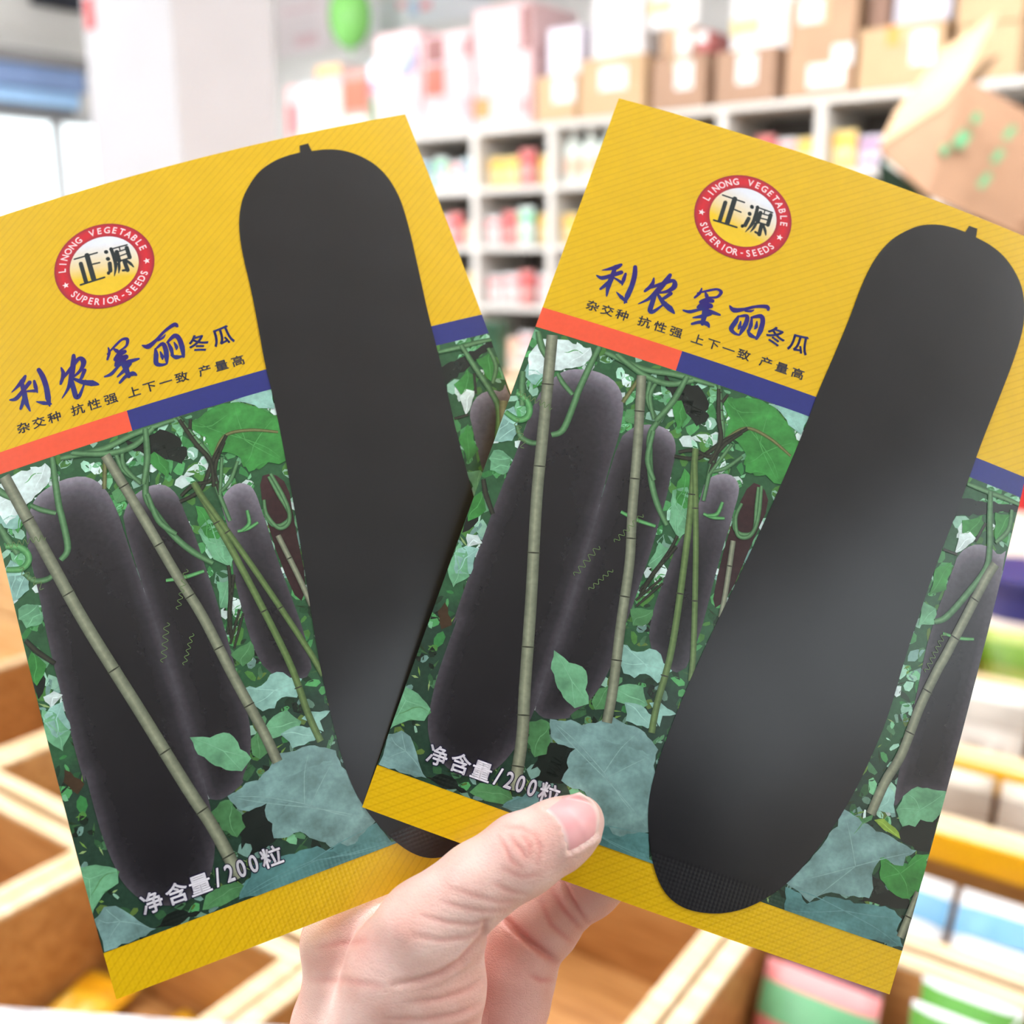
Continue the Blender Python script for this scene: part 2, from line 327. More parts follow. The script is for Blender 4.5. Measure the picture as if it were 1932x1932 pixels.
carton('white paper sign with yellow stripe leaning above the brown cartons', 1220, 1314, -40, z2_, PAPER, [(1225, 5, 1268, 22)], name='price_sign', tape=False, cat='sign', depth=.02, off=.0, colors=[mat('print_yellow', (238, 222, 160), .5, .05, 20)])
z = carton('brown carton with an oval label beside the dark gap', 1350, 1466, 92, T0, CB3, [(1392, 105, 1426, 155)])
carton('white poster card with yellow stripe standing on a brown carton', 1360, 1476, -40, z, PAPER, [(1366, 34, 1420, 58)], name='price_sign', tape=False, cat='sign', depth=.02, off=.06, colors=[mat('print_yellow', (238, 222, 160), .5, .05, 20)])
carton('small red and white pack beside the upper brown carton', 1310, 1336, 56, zc, mat('pack_red', (196, 110, 108), .4, .1, 20), [(1312, 62, 1334, 78)], name='red_pack', tape=False, cat='pack', depth=.2, off=.0, colors=[PAPER])
z = carton('big brown carton with three white labels', 1482, 1612, -10, T0, CB, [(1510, 2, 1552, 40), (1572, 86, 1608, 120), (1526, 124, 1592, 160)], depth=.37)
z = carton('wide pale carton with an orange tag and upright white label', 1618, 1782, 46, T0, CB2, [(1722, 60, 1760, 118), (1676, 48, 1696, 84)], colors=[PAPER, mat('tag_orange', (250, 165, 80), .5, .05, 20)])
carton('lilac grey box on the pale carton with the orange tag', 1674, 1786, -40, z, mat('box_lilac', (204, 200, 212), .6, .05, 10), (), off=.02, tape=False)
carton('dark brown carton squeezed beside the lilac grey box', 1630, 1670, -40, z, mat('cardboard_dark', (150, 118, 102), .75, .07, 10), (), off=.02)
z = carton('plain carton at the right end of the shelving top', 1800, 1925, 46, T0, CB2, ())
carton('plain pale carton stacked at the right end of the shelving top', 1795, 1925, -60, z, CB2, ())
# pink gift cartons, stacked three high left of the brown cartons
PK = mat('pink_carton', (240, 204, 206), .6, .04, 8); PKD = mat('print_maroon', (150, 96, 92), .5, .15, 30); PKR = mat('print_coral', (222, 120, 100), .5, .1, 30); PKG = mat('print_grey', (190, 170, 174), .5, .1, 30); OCH = mat('print_ochre', (205, 150, 90), .5, .1, 30)
for c, (a, b) in enumerate(((706, 792), (795, 890), (893, 1004))):
    base = T0
    for r_, (yt, nm) in enumerate((((205, 128, 60), (190, 122, 62), (180, 100, 10))[c][k], ('lowest', 'middle', 'top')[k]) for k in range(3)):
        hgt = yt
        prints = {(0, 1): [(745, 150, 755, 165)], (1, 1): [(802, 76 + 46, 838, 178)], (1, 0): [(900 - 30, 185, 888, 225)], (2, 0): [(896, 185, 925, 222), (985, 185, 995, 215)], (2, 1): [(955, 138, 962, 155), (905, 140, 912, 160)], (1, 2): [(803, 75, 838, 115), (858, 82, 868, 96), (876, 72, 888, 105)], (2, 2): [(925, 80, 932, 98), (984, 12, 1000, 90)]}.get((c, r_), [])
        cols = {(1, 1): [PKR], (1, 0): [PKG], (2, 0): [OCH, PKD], (1, 2): [PKD, PKG, PKD], (2, 2): [PKG, PKD]}.get((c, r_), [PKG] * 3)
        base = carton('pink printed gift carton, %s of the %s pink stack beside the brown cartons' % (nm, ('first', 'second', 'third')[c]), a, b, hgt, base + .0008, PK, prints, colors=cols, tape=False, group='pink gift cartons')
# display left of the pink cartons: pale racks with pouches, a round green sign and posters on the back wall
def bwall(px, py):
    q = at_plane(px, py, SH0 + E2 * .8, E2); return float((q - SH0) @ E1), float(q[2])
def poster(name, label, cat, px0, py0, px1, py1, m, bits=(), th=.006):
    a = bwall(px0, py1); b = bwall(px1, py0); b = (b[0], min(b[1], CEIL - .02))
    o = thing(name, label, cat, tuple(SH0 + E2 * (.799 - th) + E1 * a[0] + EZ * a[1]), ROT)
    box('sheet', 0, b[0] - a[0], 0, th, 0, b[1] - a[1], m, o)
    for k, (x0, y0, x1, y1, mm) in enumerate(bits):
        p = bwall(x0, y1); q = bwall(x1, y0); box('printed_patch', p[0] - a[0], q[0] - a[0], -.002, .0002, p[1] - a[1], q[1] - a[1], mm, o)
    return o
POSTB = mat('poster_pale', (236, 238, 242), .6, .04, 4)
poster('wall_poster', 'large pale poster with pink and blue patches on the back wall', 'poster', 700, -40, 925, 66, POSTB, [(752, 0, 768, 18, mat('p_pink', (250, 170, 180), .6, .05, 9)), (775, 0, 790, 30, mat('p_blue', (200, 222, 250), .6, .05, 9)), (795, 0, 815, 20, mat('p_pink', (250, 170, 180), .6, .05, 9))])
poster('wall_poster', 'pink and white poster on the back wall beside the pillar', 'poster', 526, -40, 618, 110, mat('poster_rose', (250, 238, 240), .6, .04, 4), [(535, 8, 600, 28, mat('p_rose', (245, 214, 218), .6, .05, 9)), (560, 60, 600, 90, mat('p_rose', (245, 214, 218), .6, .05, 9))])
def disc(name, label, px, py, rp, m, plane_off, cat):
    q = at_plane(px, py, SH0 + E2 * plane_off, E2); e = at_plane(px + rp, py, SH0 + E2 * plane_off, E2); r = np.linalg.norm(e - q) * 1.0
    o = thing(name, label, cat, tuple(q), ROT)
    bm = bmesh.new(); bmesh.ops.create_uvsphere(bm, u_segments=20, v_segments=12, radius=1); bmesh.ops.scale(bm, vec=(r * .78, r * .6, r), verts=bm.verts); link('balloon_skin', mesh_of(bm, 'b', True), m, o)
    bm = bmesh.new(); bmesh.ops.create_cone(bm, segments=10, radius1=.012, radius2=.002, depth=.03, cap_ends=True); link('knot', mesh_of(bm), m, o, (0, 0, -r - .008))
    bm = bmesh.new(); bm_box(bm, -.0015, .0015, -.0015, .0015, r - .002, CEIL - q[2] - .0005); link('string', mesh_of(bm), PAPER, o)
    return o
disc('balloon', 'bright green balloon hanging in front of the pale poster', 660, 30, 40, mat('balloon_green', (160, 245, 130), .25, .04, 5), .5, 'balloon')
disc('balloon', 'small pale blue balloon hanging left of the pink cartons', 712, 140, 17, mat('balloon_blue', (222, 226, 250), .25, .04, 5), -.2, 'balloon')
disc('balloon', 'periwinkle balloon hanging above the pink cartons', 765, 110, 24, mat('balloon_periwinkle', (196, 206, 242), .25, .04, 5), -.2, 'balloon')
# stacked packs standing on the left end of the shelving top
def pack(label, a, b, yt, yb, rgb, bits=()):
    s0, _ = sh(a, 200); s1, _ = sh(b, 200); zt = sh((a + b) / 2, yt)[1]; zb = T0
    o = thing('seed_pack', label, 'pack', tuple(SH0 + E1 * (s0 + s1) / 2 + E2 * .05 + EZ * zb), ROT)
    hw = (s1 - s0) / 2 - .002; h = zt - zb
    box('pack_body', -hw, hw, 0, .14, 0, h, mat('pk_%d_%d_%d' % rgb, rgb, .4, .07, 20), o, .006)
    for (f0, f1, c2) in bits: box('printed_band', -hw * .96, hw * .96, -.002, .0002, h * f0, h * f1, mat('pk_%d_%d_%d' % c2, c2, .4, .1, 30), o)
pack('coral red pack standing next to the pillar', 526, 548, 160, 260, (244, 190, 190), [(.2, .7, (238, 130, 130))])
pack('grey white pack standing between a coral and a tan pack', 550, 582, 155, 260, (226, 228, 234), [(.1, .3, (200, 240, 215))])
pack('tan pack with orange top standing beside the dark red pack', 584, 632, 118, 260, (222, 206, 200), [(.86, .98, (250, 190, 120)), (.74, .85, (250, 175, 185))])
pack('dark red and yellow pack in the row by the pillar', 634, 680, 128, 260, (205, 150, 140), [(.45, .85, (196, 110, 84)), (.1, .35, (245, 236, 225))])
pack('dark green slim pack beside the pink cartons', 682, 704, 110, 260, (150, 160, 158), [(.05, .5, (110, 150, 120)), (.6, .9, (232, 120, 130))])
# ================================================================== DISPLAY TABLE WITH PINE BINS
TA = math.radians(-34.5)
TE1 = np.array([math.cos(TA), math.sin(TA), 0]); TE2 = np.array([-math.sin(TA), math.cos(TA), 0])
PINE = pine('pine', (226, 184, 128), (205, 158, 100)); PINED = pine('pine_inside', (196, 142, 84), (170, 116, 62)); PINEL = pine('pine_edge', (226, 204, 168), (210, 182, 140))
tbl = thing('display_table', 'long pine display table carrying rows of open wooden bins', 'table', (0, 0, 0), TA)
box('table_top', -2.0, .3, .27, 2.85, .735, .76, PINE, tbl, .003)
for x in (-1.96, .26):
    for y in (.31, 2.81): box('leg', x - .03, x + .03, y - .03, y + .03, 0, .735, PINE, tbl, .003)
box('apron', -1.93, .23, .29, .315, .65, .735, PINE, tbl, .002); box('apron', -1.93, .23, 2.8, 2.825, .65, .735, PINE, tbl, .002)
box('lower_shelf', -1.93, .23, .34, 2.78, .2, .22, PINE, tbl, .002)
COLS = [(-1.48, -1.19), (-1.185, -.905), (-.90, -.60), (-.595, -.312), (-.307, -.02), (-.015, .275)]
ROWS = [(.30, .565), (.575, .865), (.875, 1.105), (1.11, 1.29), (1.30, 1.55), (1.56, 1.80)]
BINLAB = {}
YST = mat('label_strip_yellow', (246, 182, 24), .35, .05, 20)
def bin_(ci, ri, label, top=.9, strip=False):
    (x0, x1), (y0, y1) = COLS[ci], ROWS[ri]; cx, cy = (x0 + x1) / 2, (y0 + y1) / 2; P = TE1 * cx + TE2 * cy + EZ * .7605
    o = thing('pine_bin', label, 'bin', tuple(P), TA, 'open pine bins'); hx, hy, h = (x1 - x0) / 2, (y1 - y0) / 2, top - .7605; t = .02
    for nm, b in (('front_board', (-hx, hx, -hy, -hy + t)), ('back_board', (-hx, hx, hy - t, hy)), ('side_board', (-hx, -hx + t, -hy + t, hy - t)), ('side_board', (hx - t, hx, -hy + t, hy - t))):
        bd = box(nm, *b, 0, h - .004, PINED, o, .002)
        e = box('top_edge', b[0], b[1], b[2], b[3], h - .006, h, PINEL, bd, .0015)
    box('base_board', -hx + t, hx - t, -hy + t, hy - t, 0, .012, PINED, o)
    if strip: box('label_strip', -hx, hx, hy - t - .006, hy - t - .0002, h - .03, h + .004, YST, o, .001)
    return P
ordn = ['first', 'second', 'third', 'fourth', 'fifth', 'sixth']
for ci in range(6):
    for ri in range(6):
        if ri >= 3 and ci < 4: continue
        if ci == 0 and ri >= 2: continue
        st = ri in (2, 3)
        bin_(ci, ri, 'open pine bin%s, %s row of the table, %s from the window side' % (' with yellow strip' if st else '', ordn[ri], ordn[ci]), .9, st)
# a taller pine crate at the window side of the table
o = thing('pine_crate', 'tall pine crate of slats at the back of the bins on the window side', 'crate', tuple(TE1 * -1.22 + TE2 * 1.33 + EZ * .7605), TA)
for k in range(4):
    box('slat', -.24, .24, -.2, -.182, .012 + k * .085, .09 + k * .085, PINE, o, .002); box('slat', -.24, .24, .182, .2, .012 + k * .085, .09 + k * .085, PINE, o, .002)
    box('slat', -.24, -.222, -.18, .18, .012 + k * .085, .09 + k * .085, PINE, o, .002); box('slat', .222, .24, -.18, .18, .012 + k * .085, .09 + k * .085, PINE, o, .002)
box('base_board', -.24, .24, -.2, .2, 0, .011, PINED, o)
o = thing('pine_partition', 'upright pine plank partition at the window side of the table', 'partition', tuple(TE1 * -1.6 + TE2 * .885 + EZ * .7605), TA)
for k in range(4): box('plank', -.35, .38, -.01, .01, .003 + k * .16, .158 + k * .16, PINE, o, .002)
for x_ in (-.3, .33): box('batten', x_ - .02, x_ + .02, .01, .03, 0, .64, PINED, o, .002)
def tp(s, t, z): return tuple(TE1 * s + TE2 * t + EZ * z)
KINDS.update({'leaf': ((238, 240, 240), (110, 180, 80), (225, 235, 225), .105, .175, 'white packet with green leaf print'),
              'gold': ((246, 190, 40), (235, 165, 20), (250, 215, 120), .11, .15, 'golden yellow packet'),
              'rosy': ((238, 150, 150), (120, 190, 140), (150, 215, 165), .13, .16, 'red edged packet with pale green picture'),
              'plum': ((226, 222, 230), (150, 110, 122), (200, 190, 205), .10, .16, 'white packet with plum print'),
              'sky': ((232, 236, 240), (110, 170, 210), (200, 225, 245), .16, .18, 'white plastic bag with blue print'),
              'sand': ((200, 188, 172), (170, 155, 140), (215, 208, 198), .12, .14, 'sand grey clear packet'),
              'pearl': ((226, 222, 214), (190, 182, 172), (240, 238, 232), .12, .16, 'pearl white packet'),
              'moss': ((150, 165, 70), (110, 150, 40), (110, 190, 60), .13, .17, 'moss green packet')})
def lay(kind, s, t, z, rz, tilt, where, scale=1.0):
    return pouch(kind, KINDS[kind][5] + ' ' + where, 'packet', tp(s, t, z), TA + rz, KINDS[kind][5] + 's in bins', scale, tilt)
W1 = 'filed in the bin near the window side'
for k in range(8): lay(('leaf', 'pearl', 'pearl', 'leaf')[k % 4], -1.105 + .122 * (k % 2), .690 + .035 * (k // 2), .7727, .02, -.3, W1, .9)
for k, (s, t, rz) in enumerate([(-.83, .44, .2), (-.73, .445, -.1)]): lay('gold', s, t, .7838, rz, -1.5, 'lying in the bin behind the white rail', .6)
WR = 'in the bin beside the double divider'
lay('rosy', -.225, .752, .7727, .0, -.5, 'leaning ' + WR, .78)
lay('plum', -.222, .8185, .7727, .0, -.1, 'standing behind the red edged packet', .86)
lay('plum', -.108, .7475, .7727, .0, -.1, 'standing at the front ' + WR, .74)
lay('leaf', -.108, .8195, .7727, .0, -.1, 'at the back ' + WR, .76)
lay('leaf', -.108, .7835, .7727, .0, -.1, 'between a plum packet and another leaf packet', .76)
for k, (s, t) in enumerate([(.063, .776), (.19, .776), (.063, .812), (.19, .812)]): lay('leaf', s, t, .7727, .0, -.15, 'filed at the end of the second bin row', .95)
for k, s in enumerate((-.224, -.102, .067, .19)): lay('sky', s, .966, .7729, .0, -.85, 'lying in the third row of bins', .72)
for k, s in enumerate((-.224, -.102, .067, .19)): lay('sand', s, 1.208, .7727, .0, -.35, 'standing in the fourth row of bins', .95)
for k, s in enumerate((-.224, -.102, .067, .19)): lay('pearl', s, 1.45, .7727, .0, -.45, 'standing in the fifth row of bins', .95)
for k, s in enumerate((-.224, -.102, .067, .19)): lay('moss', s, 1.708, .7727, .0, -.4, 'standing in the sixth row of bins', .88)
# tubs behind the bins
def tub(label, s, t, r, h, rgb, rgbl):
    o = thing('seed_tub', label, 'tub', tp(s, t, .7605), 0); link('tub_body', cyl_mesh(r, 0, h, 24), mat('tub_%d_%d_%d' % rgb, rgb, .35, .06, 8), o); link('lid', cyl_mesh(r * 1.05, h, h + .025, 24), mat('tub_%d_%d_%d' % rgbl, rgbl, .35, .06, 8), o)
    link('label_wrap', cyl_mesh(r * 1.004, h * .3, h * .7, 24), PAPER, o)
tub('navy blue tub with white label standing behind the moss green packets', -.26, 2.02, .09, .16, (50, 60, 130), (40, 48, 110))
tub('red tub with dark lid standing at the far end of the table', -.33, 2.55, .11, .28, (190, 40, 50), (40, 30, 32))
# white rail for price cards lying across the front bins
a = at_z(-60, 1893, .93); b = at_z(505, 1932, .93); d = b - a; L_ = np.linalg.norm(d); ang = math.atan2(d[1], d[0])
o = thing('price_rail', 'white and grey price card rail resting across the front pine bins', 'rail', (a[0], a[1], .9005), ang)
box('rail_body', 0, L_ + .1, -.05, 0, 0, .03, mat('rail_white', (226, 228, 230), .4, .08, 25, rgb2=(170, 170, 176)), o, .004); box('card_slot', 0, L_ + .1, -.054, -.05, .004, .026, mat('slot_clear', (205, 208, 214), .2, .1, 30), o)
# ------------------------------------------------------------------ cartons standing on the floor before the shelving (seen between the two packets)
def fl(label, P, wd, dp, ht, m, rot, base=0, name='carton', lidm=None):
    o = thing(name, label, 'carton', (P[0], P[1], base), rot); box('carton_body', -wd / 2, wd / 2, -dp / 2, dp / 2, .0005, ht, m, o, .006)
    box('tape', -.03, .03, -dp / 2 - .001, dp / 2 + .001, ht - .001, ht + .0012, TAPE, o)
    if lidm: box('lid', -wd / 2 - .004, wd / 2 + .004, -dp / 2 - .004, dp / 2 + .004, ht - .05, ht + .004, lidm, o, .004)
q = ray(985, 640); q = CAM + q * (3.75 / q[1])
fl('plain peach carton at the bottom of the floor stack before the shelving', q, .62, .45, .52, mat('cardboard_peach', (236, 196, 164), .75, .06, 8), ROT)
fl('peach carton in the middle of the floor stack before the shelving', q, .6, .45, .56, mat('cardboard_peach', (236, 196, 164), .75, .06, 8), ROT + .05, .5235)
q2 = ray(905, 640); q2 = CAM + q2 * (3.7 / q2[1])
fl('dark green carton with ochre tape strip on top of the peach floor cartons', q2 - E1 * .05 + E2 * .02, .22, .2, .18, mat('carton_green', (40, 92, 66), .6, .1, 8), ROT + .5, 1.0865, lidm=mat('carton_deep_green', (30, 76, 54), .6, .08, 8))
# ------------------------------------------------------------------ open carton with raised flaps, right
oc = 2.95
CO = CAM + ray(1800, 330) * (oc / ray(1800, 330)[1])
base_z = 0.0005
z_top = float(CO[2]) - .11                # the printed flap hinges on the front rim
stack = CO + RT * .18 + np.array([0, .07, 0])
bH = (z_top - .52) - base_z
fl('plain carton on the floor at the bottom under the open carton', stack, .62, .5, bH / 2, CB, TA + .2, base_z)
fl('plain carton carrying the open carton', stack, .6, .48, bH / 2 - .004, CB, TA + .2, base_z + bH / 2 + .002)
OC = thing('open_carton', 'open brown carton with raised flaps and green printing', 'carton', (stack[0], stack[1], base_z + bH + .0025), TA + .2)
ocr = TA + .2
CBI = mat('cardboard_inner', (206, 172, 136), .75, .06, 10); CBO = mat('cardboard_outer', (160, 122, 94), .75, .07, 10); CGR = mat('print_green', (70, 140, 90), .6, .15, 25)
hx, hy, ht = .3, .24, .5
for nm, b in (('front_wall', (-hx, hx, -hy, -hy + .006)), ('back_wall', (-hx, hx, hy - .006, hy)), ('side_wall', (-hx, -hx + .006, -hy + .006, hy - .006)), ('side_wall', (hx - .006, hx, -hy + .006, hy - .006))): box(nm, *b, 0, ht, CBO, OC, .001)
box('carton_floor', -hx, hx, -hy, hy, -.003, .003, CBO, OC)
def board(name, pts, th, m, parent):        # a flat board given by its outline in world space
    inv = Matrix.Rotation(-ocr, 3, 'Z'); org = Vector(OC.location)
    P = [inv @ (Vector(tuple(p)) - org) for p in pts]; n = (P[1] - P[0]).cross(P[-1] - P[0]).normalized() * th
    bm = bmesh.new(); A = [bm.verts.new(p) for p in P]; B = [bm.verts.new(p + n) for p in P]
    bm.faces.new(A[::-1]); bm.faces.new(B)
    for i in range(len(P)): bm.faces.new([A[i], A[(i + 1) % len(P)], B[(i + 1) % len(P)], B[i]])
    bmesh.ops.recalc_face_normals(bm, faces=bm.faces)
    return link(name, mesh_of(bm), m, parent)
def ocp(px, py, y): d = ray(px, py); y = 2.9 + (y - 1.45) * 1.3; return CAM + d * (y / d[1])
f1 = board('printed_flap', [ocp(1657, 282, 1.40), ocp(1822, 146, 1.52), ocp(1985, 235, 1.50), ocp(1985, 470, 1.36), ocp(1750, 368, 1.32)], .004, CBO, OC)
board('raised_flap', [ocp(1657, 278, 1.40), ocp(1690, 210, 1.46), ocp(1775, 95, 1.58), ocp(1885, 20, 1.68), ocp(1870, 60, 1.66), ocp(1822, 146, 1.52), ocp(1778, 200, 1.47)], .004, CBI, OC)
board('shaded_side_strip', [ocp(1657, 300, 1.43), ocp(1660, 345, 1.43), ocp(1760, 400, 1.40), ocp(1752, 366, 1.38)], .004, mat('strip_shaded_green', (8, 52, 32), .6, .1, 8), OC)  # green box side, its shadow put into the dark colour
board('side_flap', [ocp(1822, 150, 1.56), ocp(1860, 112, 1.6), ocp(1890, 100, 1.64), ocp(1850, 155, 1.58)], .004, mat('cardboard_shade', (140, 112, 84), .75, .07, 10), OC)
def onf(px, py):                            # a point on the printed flap, a hair in front of it
    a, b, c = ocp(1657, 282, 1.40), ocp(1822, 146, 1.52), ocp(1750, 368, 1.32); n = np.cross(b - a, c - a); d = ray(px, py); t = ((a - CAM) @ n) / (d @ n); return CAM + d * (t - .006)
for cx, cy, l, w_ in ((1905, 250, 30, 13), (1882, 295, 30, 13), (1858, 340, 32, 13), (1815, 262, 34, 22), (1842, 222, 22, 14), (1782, 282, 18, 16)):
    a = math.radians(-52); ux, uy = math.cos(a), math.sin(a); c4 = []
    for p, q in ((-1, -1), (1, -1), (1, 1), (-1, 1)): c4.append(onf(cx + ux * l / 2 * p - uy * w_ / 2 * q, cy + uy * l / 2 * p + ux * w_ / 2 * q))
    board('green_print', c4, .0006, CGR, OC)
# ================================================================== THE TWO SEED PACKETS
PW, PH = 120., 179.77                       # packet size in mm
POSE = {'R': ([0.19937517, -0.03108867, -0.33850207], [54.158271, .9972975, 235.294047], [3.8219981, .2100183, 3.1216709, -.5771256, -.3002735]),
        'L': ([0.22328900, -0.15778802, 0.32428108], [-53.108, 3.4979, 235.37], [4.4442761, -5.1075983, 6.2453284, -1.5232404, 2.3250383])}
def rotm(w_):
    t = np.linalg.norm(w_); k = np.array(w_) / t; K = np.array([[0, -k[2], k[1]], [k[2], 0, -k[0]], [-k[1], k[0], 0]])
    return np.eye(3) + math.sin(t) * K + (1 - math.cos(t)) * K @ K
C2W = np.stack([RT, UP, FW], 1)
class Sheet:
    """the gently curved face of one packet: design millimetres (u, v) plus a lift h -> world"""
    def __init__(s, key):
        r, t, b = POSE[key]; s.R = rotm(r); s.t = np.array(t); s.b = b
    def g(s, x, y):
        a = x / 60; c = y / 87; b = s.b
        z = b[0] * a * a + b[1] * a * c + b[2] * c * c + b[3] * c ** 3 + b[4] * a * c * c
        gx = (2 * b[0] * a + b[1] * c + b[4] * c * c) / 60; gy = (b[1] * a + 2 * b[2] * c + 3 * b[3] * c * c + 2 * b[4] * a * c) / 87
        return z, gx, gy
    def pts(s, uv, h):
        x = uv[:, 0] - PW / 2; y = uv[:, 1] - PH / 2; z, gx, gy = s.g(x, y)
        n = np.stack([gx, gy, -np.ones_like(x)], 1); n /= np.linalg.norm(n, axis=1)[:, None]
        p = np.stack([x, y, z], 1) + n * (h if np.ndim(h) == 0 else np.asarray(h)[:, None])
        c = (p @ s.R.T + s.t) / 1000
        return CAM + c @ C2W.T, (n @ s.R.T) @ C2W.T
# ---- 2D print shapes, collected as (polygon, colour function)
def tess(poly):
    return tessellate_polygon([[Vector((p[0], p[1], 0)) for p in poly]])
def flat_mesh(polys, cut=5.0, big=6.0):
    """polys: list of (outline, colour or f(u, v)); -> verts uv, faces, colours; big shapes are cut into a grid so they follow the curve"""
    V, Fc, Cc = [], [], []
    groups = [[], []]
    for poly, col in polys:
        xs = [p[0] for p in poly]; ys = [p[1] for p in poly]
        groups[1 if max(max(xs) - min(xs), max(ys) - min(ys)) > big else 0].append((poly, col))
    for gi, grp in enumerate(groups):
        for poly, col in grp:
            if gi == 0 or cut is None:
                o = len(V); V += [tuple(p[:2]) for p in poly]; Cc += [col(*p[:2]) if callable(col) else col for p in poly]
                for t in tess(poly): Fc.append(tuple(o + i for i in t))
            else:
                bm = bmesh.new(); vs = [bm.verts.new((p[0], p[1], 0)) for p in poly]
                for t in tess(poly):
                    try: bm.faces.new([vs[i] for i in t])
                    except ValueError: pass
                for ax in (0, 1):
                    lo = min(p[ax] for p in poly); hi = max(p[ax] for p in poly); k = math.ceil(lo / cut + 1e-6)
                    while k * cut < hi - 1e-6:
                        co = [0, 0, 0]; no = [0, 0, 0]; co[ax] = k * cut; no[ax] = 1
                        bmesh.ops.bisect_plane(bm, geom=bm.verts[:] + bm.edges[:] + bm.faces[:], plane_co=co, plane_no=no, dist=1e-5); k += 1
                bm.verts.index_update(); o = len(V)
                for v in bm.verts: V.append((v.co.x, v.co.y)); Cc.append(col(v.co.x, v.co.y) if callable(col) else col)
                for f in bm.faces: Fc.append(tuple(o + v.index for v in f.verts))
                bm.free()
    return np.array(V), Fc, Cc
def emit(name, sheet, flat, h, m, parent, root):
    V, Fc, Cc = flat
    P, N = sheet.pts(V, h); P = P - np.array(root)
    me = bpy.data.meshes.new(name); me.from_pydata(P.tolist(), [], Fc)
    # make every face look towards the viewer side of the packet
    bm = bmesh.new(); bm.from_mesh(me); bm.normal_update()
    for f in bm.faces:
        if f.normal.dot(Vector(N[f.verts[0].index])) < 0: f.normal_flip()
    bm.to_mesh(me); bm.free()
    ca = me.color_attributes.new('ink', 'FLOAT_COLOR', 'POINT')
    ca.data.foreach_set('color', np.array([tuple(c[:3]) + (1,) for c in Cc], dtype=np.float32).ravel())
    uv = me.attributes.new('design', 'FLOAT2', 'POINT'); uv.data.foreach_set('vector', (V / 1000).astype(np.float32).ravel())
    me.polygons.foreach_set('use_smooth', [True] * len(me.polygons))
    me.normals_split_custom_set_from_vertices([tuple(n) for n in N])
    return link(name, me, m, parent)
# ---- inks
def ink_mat(name, rough=.23, grain=.05, stripes=False, emboss=True):
    m = bpy.data.materials.new(name); m.use_nodes = True; nt = m.node_tree; b = nt.nodes['Principled BSDF']; N = nt.nodes.new; Lk = nt.links.new
    at = N('ShaderNodeAttribute'); at.attribute_name = 'ink'; ds = N('ShaderNodeAttribute'); ds.attribute_name = 'design'
    no = N('ShaderNodeTexNoise'); no.inputs['Scale'].default_value = 900; no.inputs['Detail'].default_value = 2; Lk(ds.outputs['Vector'], no.inputs['Vector'])
    no2 = N('ShaderNodeTexNoise'); no2.inputs['Scale'].default_value = 160; no2.inputs['Detail'].default_value = 2; Lk(ds.outputs['Vector'], no2.inputs['Vector'])
    ad = N('ShaderNodeMath'); ad.operation = 'ADD'; Lk(no.outputs['Fac'], ad.inputs[0]); Lk(no2.outputs['Fac'], ad.inputs[1])
    mr = N('ShaderNodeMapRange'); mr.inputs['From Min'].default_value = .6; mr.inputs['From Max'].default_value = 1.4; mr.inputs['To Min'].default_value = 1 - grain; mr.inputs['To Max'].default_value = 1 + grain; Lk(ad.outputs[0], mr.inputs['Value'])
    mx = N('ShaderNodeVectorMath'); mx.operation = 'SCALE'; Lk(at.outputs['Color'], mx.inputs[0]); Lk(mr.outputs[0], mx.inputs['Scale'])
    colour = mx.outputs[0]
    sp = N('ShaderNodeSeparateXYZ'); Lk(ds.outputs['Vector'], sp.inputs[0])
    if stripes:                       # fine diagonal rules printed on the yellow
        sb_ = N('ShaderNodeVectorMath'); sb_.operation = 'DOT_PRODUCT'; Lk(ds.outputs['Vector'], sb_.inputs[0]); sb_.inputs[1].default_value = (math.sin(math.radians(38)), -math.cos(math.radians(38)), 0)
        k = N('ShaderNodeMath'); k.operation = 'MULTIPLY'; k.inputs[1].default_value = 2 * math.pi / .00155; Lk(sb_.outputs['Value'], k.inputs[0])
        si = N('ShaderNodeMath'); si.operation = 'SINE'; Lk(k.outputs[0], si.inputs[0])
        r2 = N('ShaderNodeMapRange'); r2.inputs['From Min'].default_value = .55; r2.inputs['From Max'].default_value = .98; r2.inputs['To Min'].default_value = 0; r2.inputs['To Max'].default_value = .34; Lk(si.outputs[0], r2.inputs['Value'])
        mm = N('ShaderNodeMix'); mm.data_type = 'RGBA'; Lk(r2.outputs[0], mm.inputs['Factor']); Lk(colour, mm.inputs[6]); mm.inputs[7].default_value = srgb(198, 148, 8)
        colour = mm.outputs[2]
    Lk(colour, b.inputs['Base Color'])
    b.inputs['Roughness'].default_value = rough; b.inputs['Specular IOR Level'].default_value = .62
    # pressed dot grid of the bottom seal
    if emboss:
        vo = N('ShaderNodeTexVoronoi'); vo.inputs['Scale'].default_value = 1150; vo.inputs['Randomness'].default_value = 0; Lk(ds.outputs['Vector'], vo.inputs['Vector'])
        ms = N('ShaderNodeMapRange'); ms.inputs['From Min'].default_value = .0125; ms.inputs['From Max'].default_value = .0115; Lk(sp.outputs['Y'], ms.inputs['Value'])
        ml = N('ShaderNodeMath'); ml.operation = 'MULTIPLY'; Lk(vo.outputs['Distance'], ml.inputs[0]); Lk(ms.outputs[0], ml.inputs[1])
        bp = N('ShaderNodeBump'); bp.inputs['Strength'].default_value = .2; bp.inputs['Distance'].default_value = .0002; bp.invert = True; Lk(ml.outputs[0], bp.inputs['Height'])
        Lk(bp.outputs[0], b.inputs['Normal'])
    return m
INK = ink_mat('gloss_ink'); YEL = ink_mat('yellow_striped_ink', grain=.04, stripes=True); PHOTO = ink_mat('photo_ink', grain=.22)
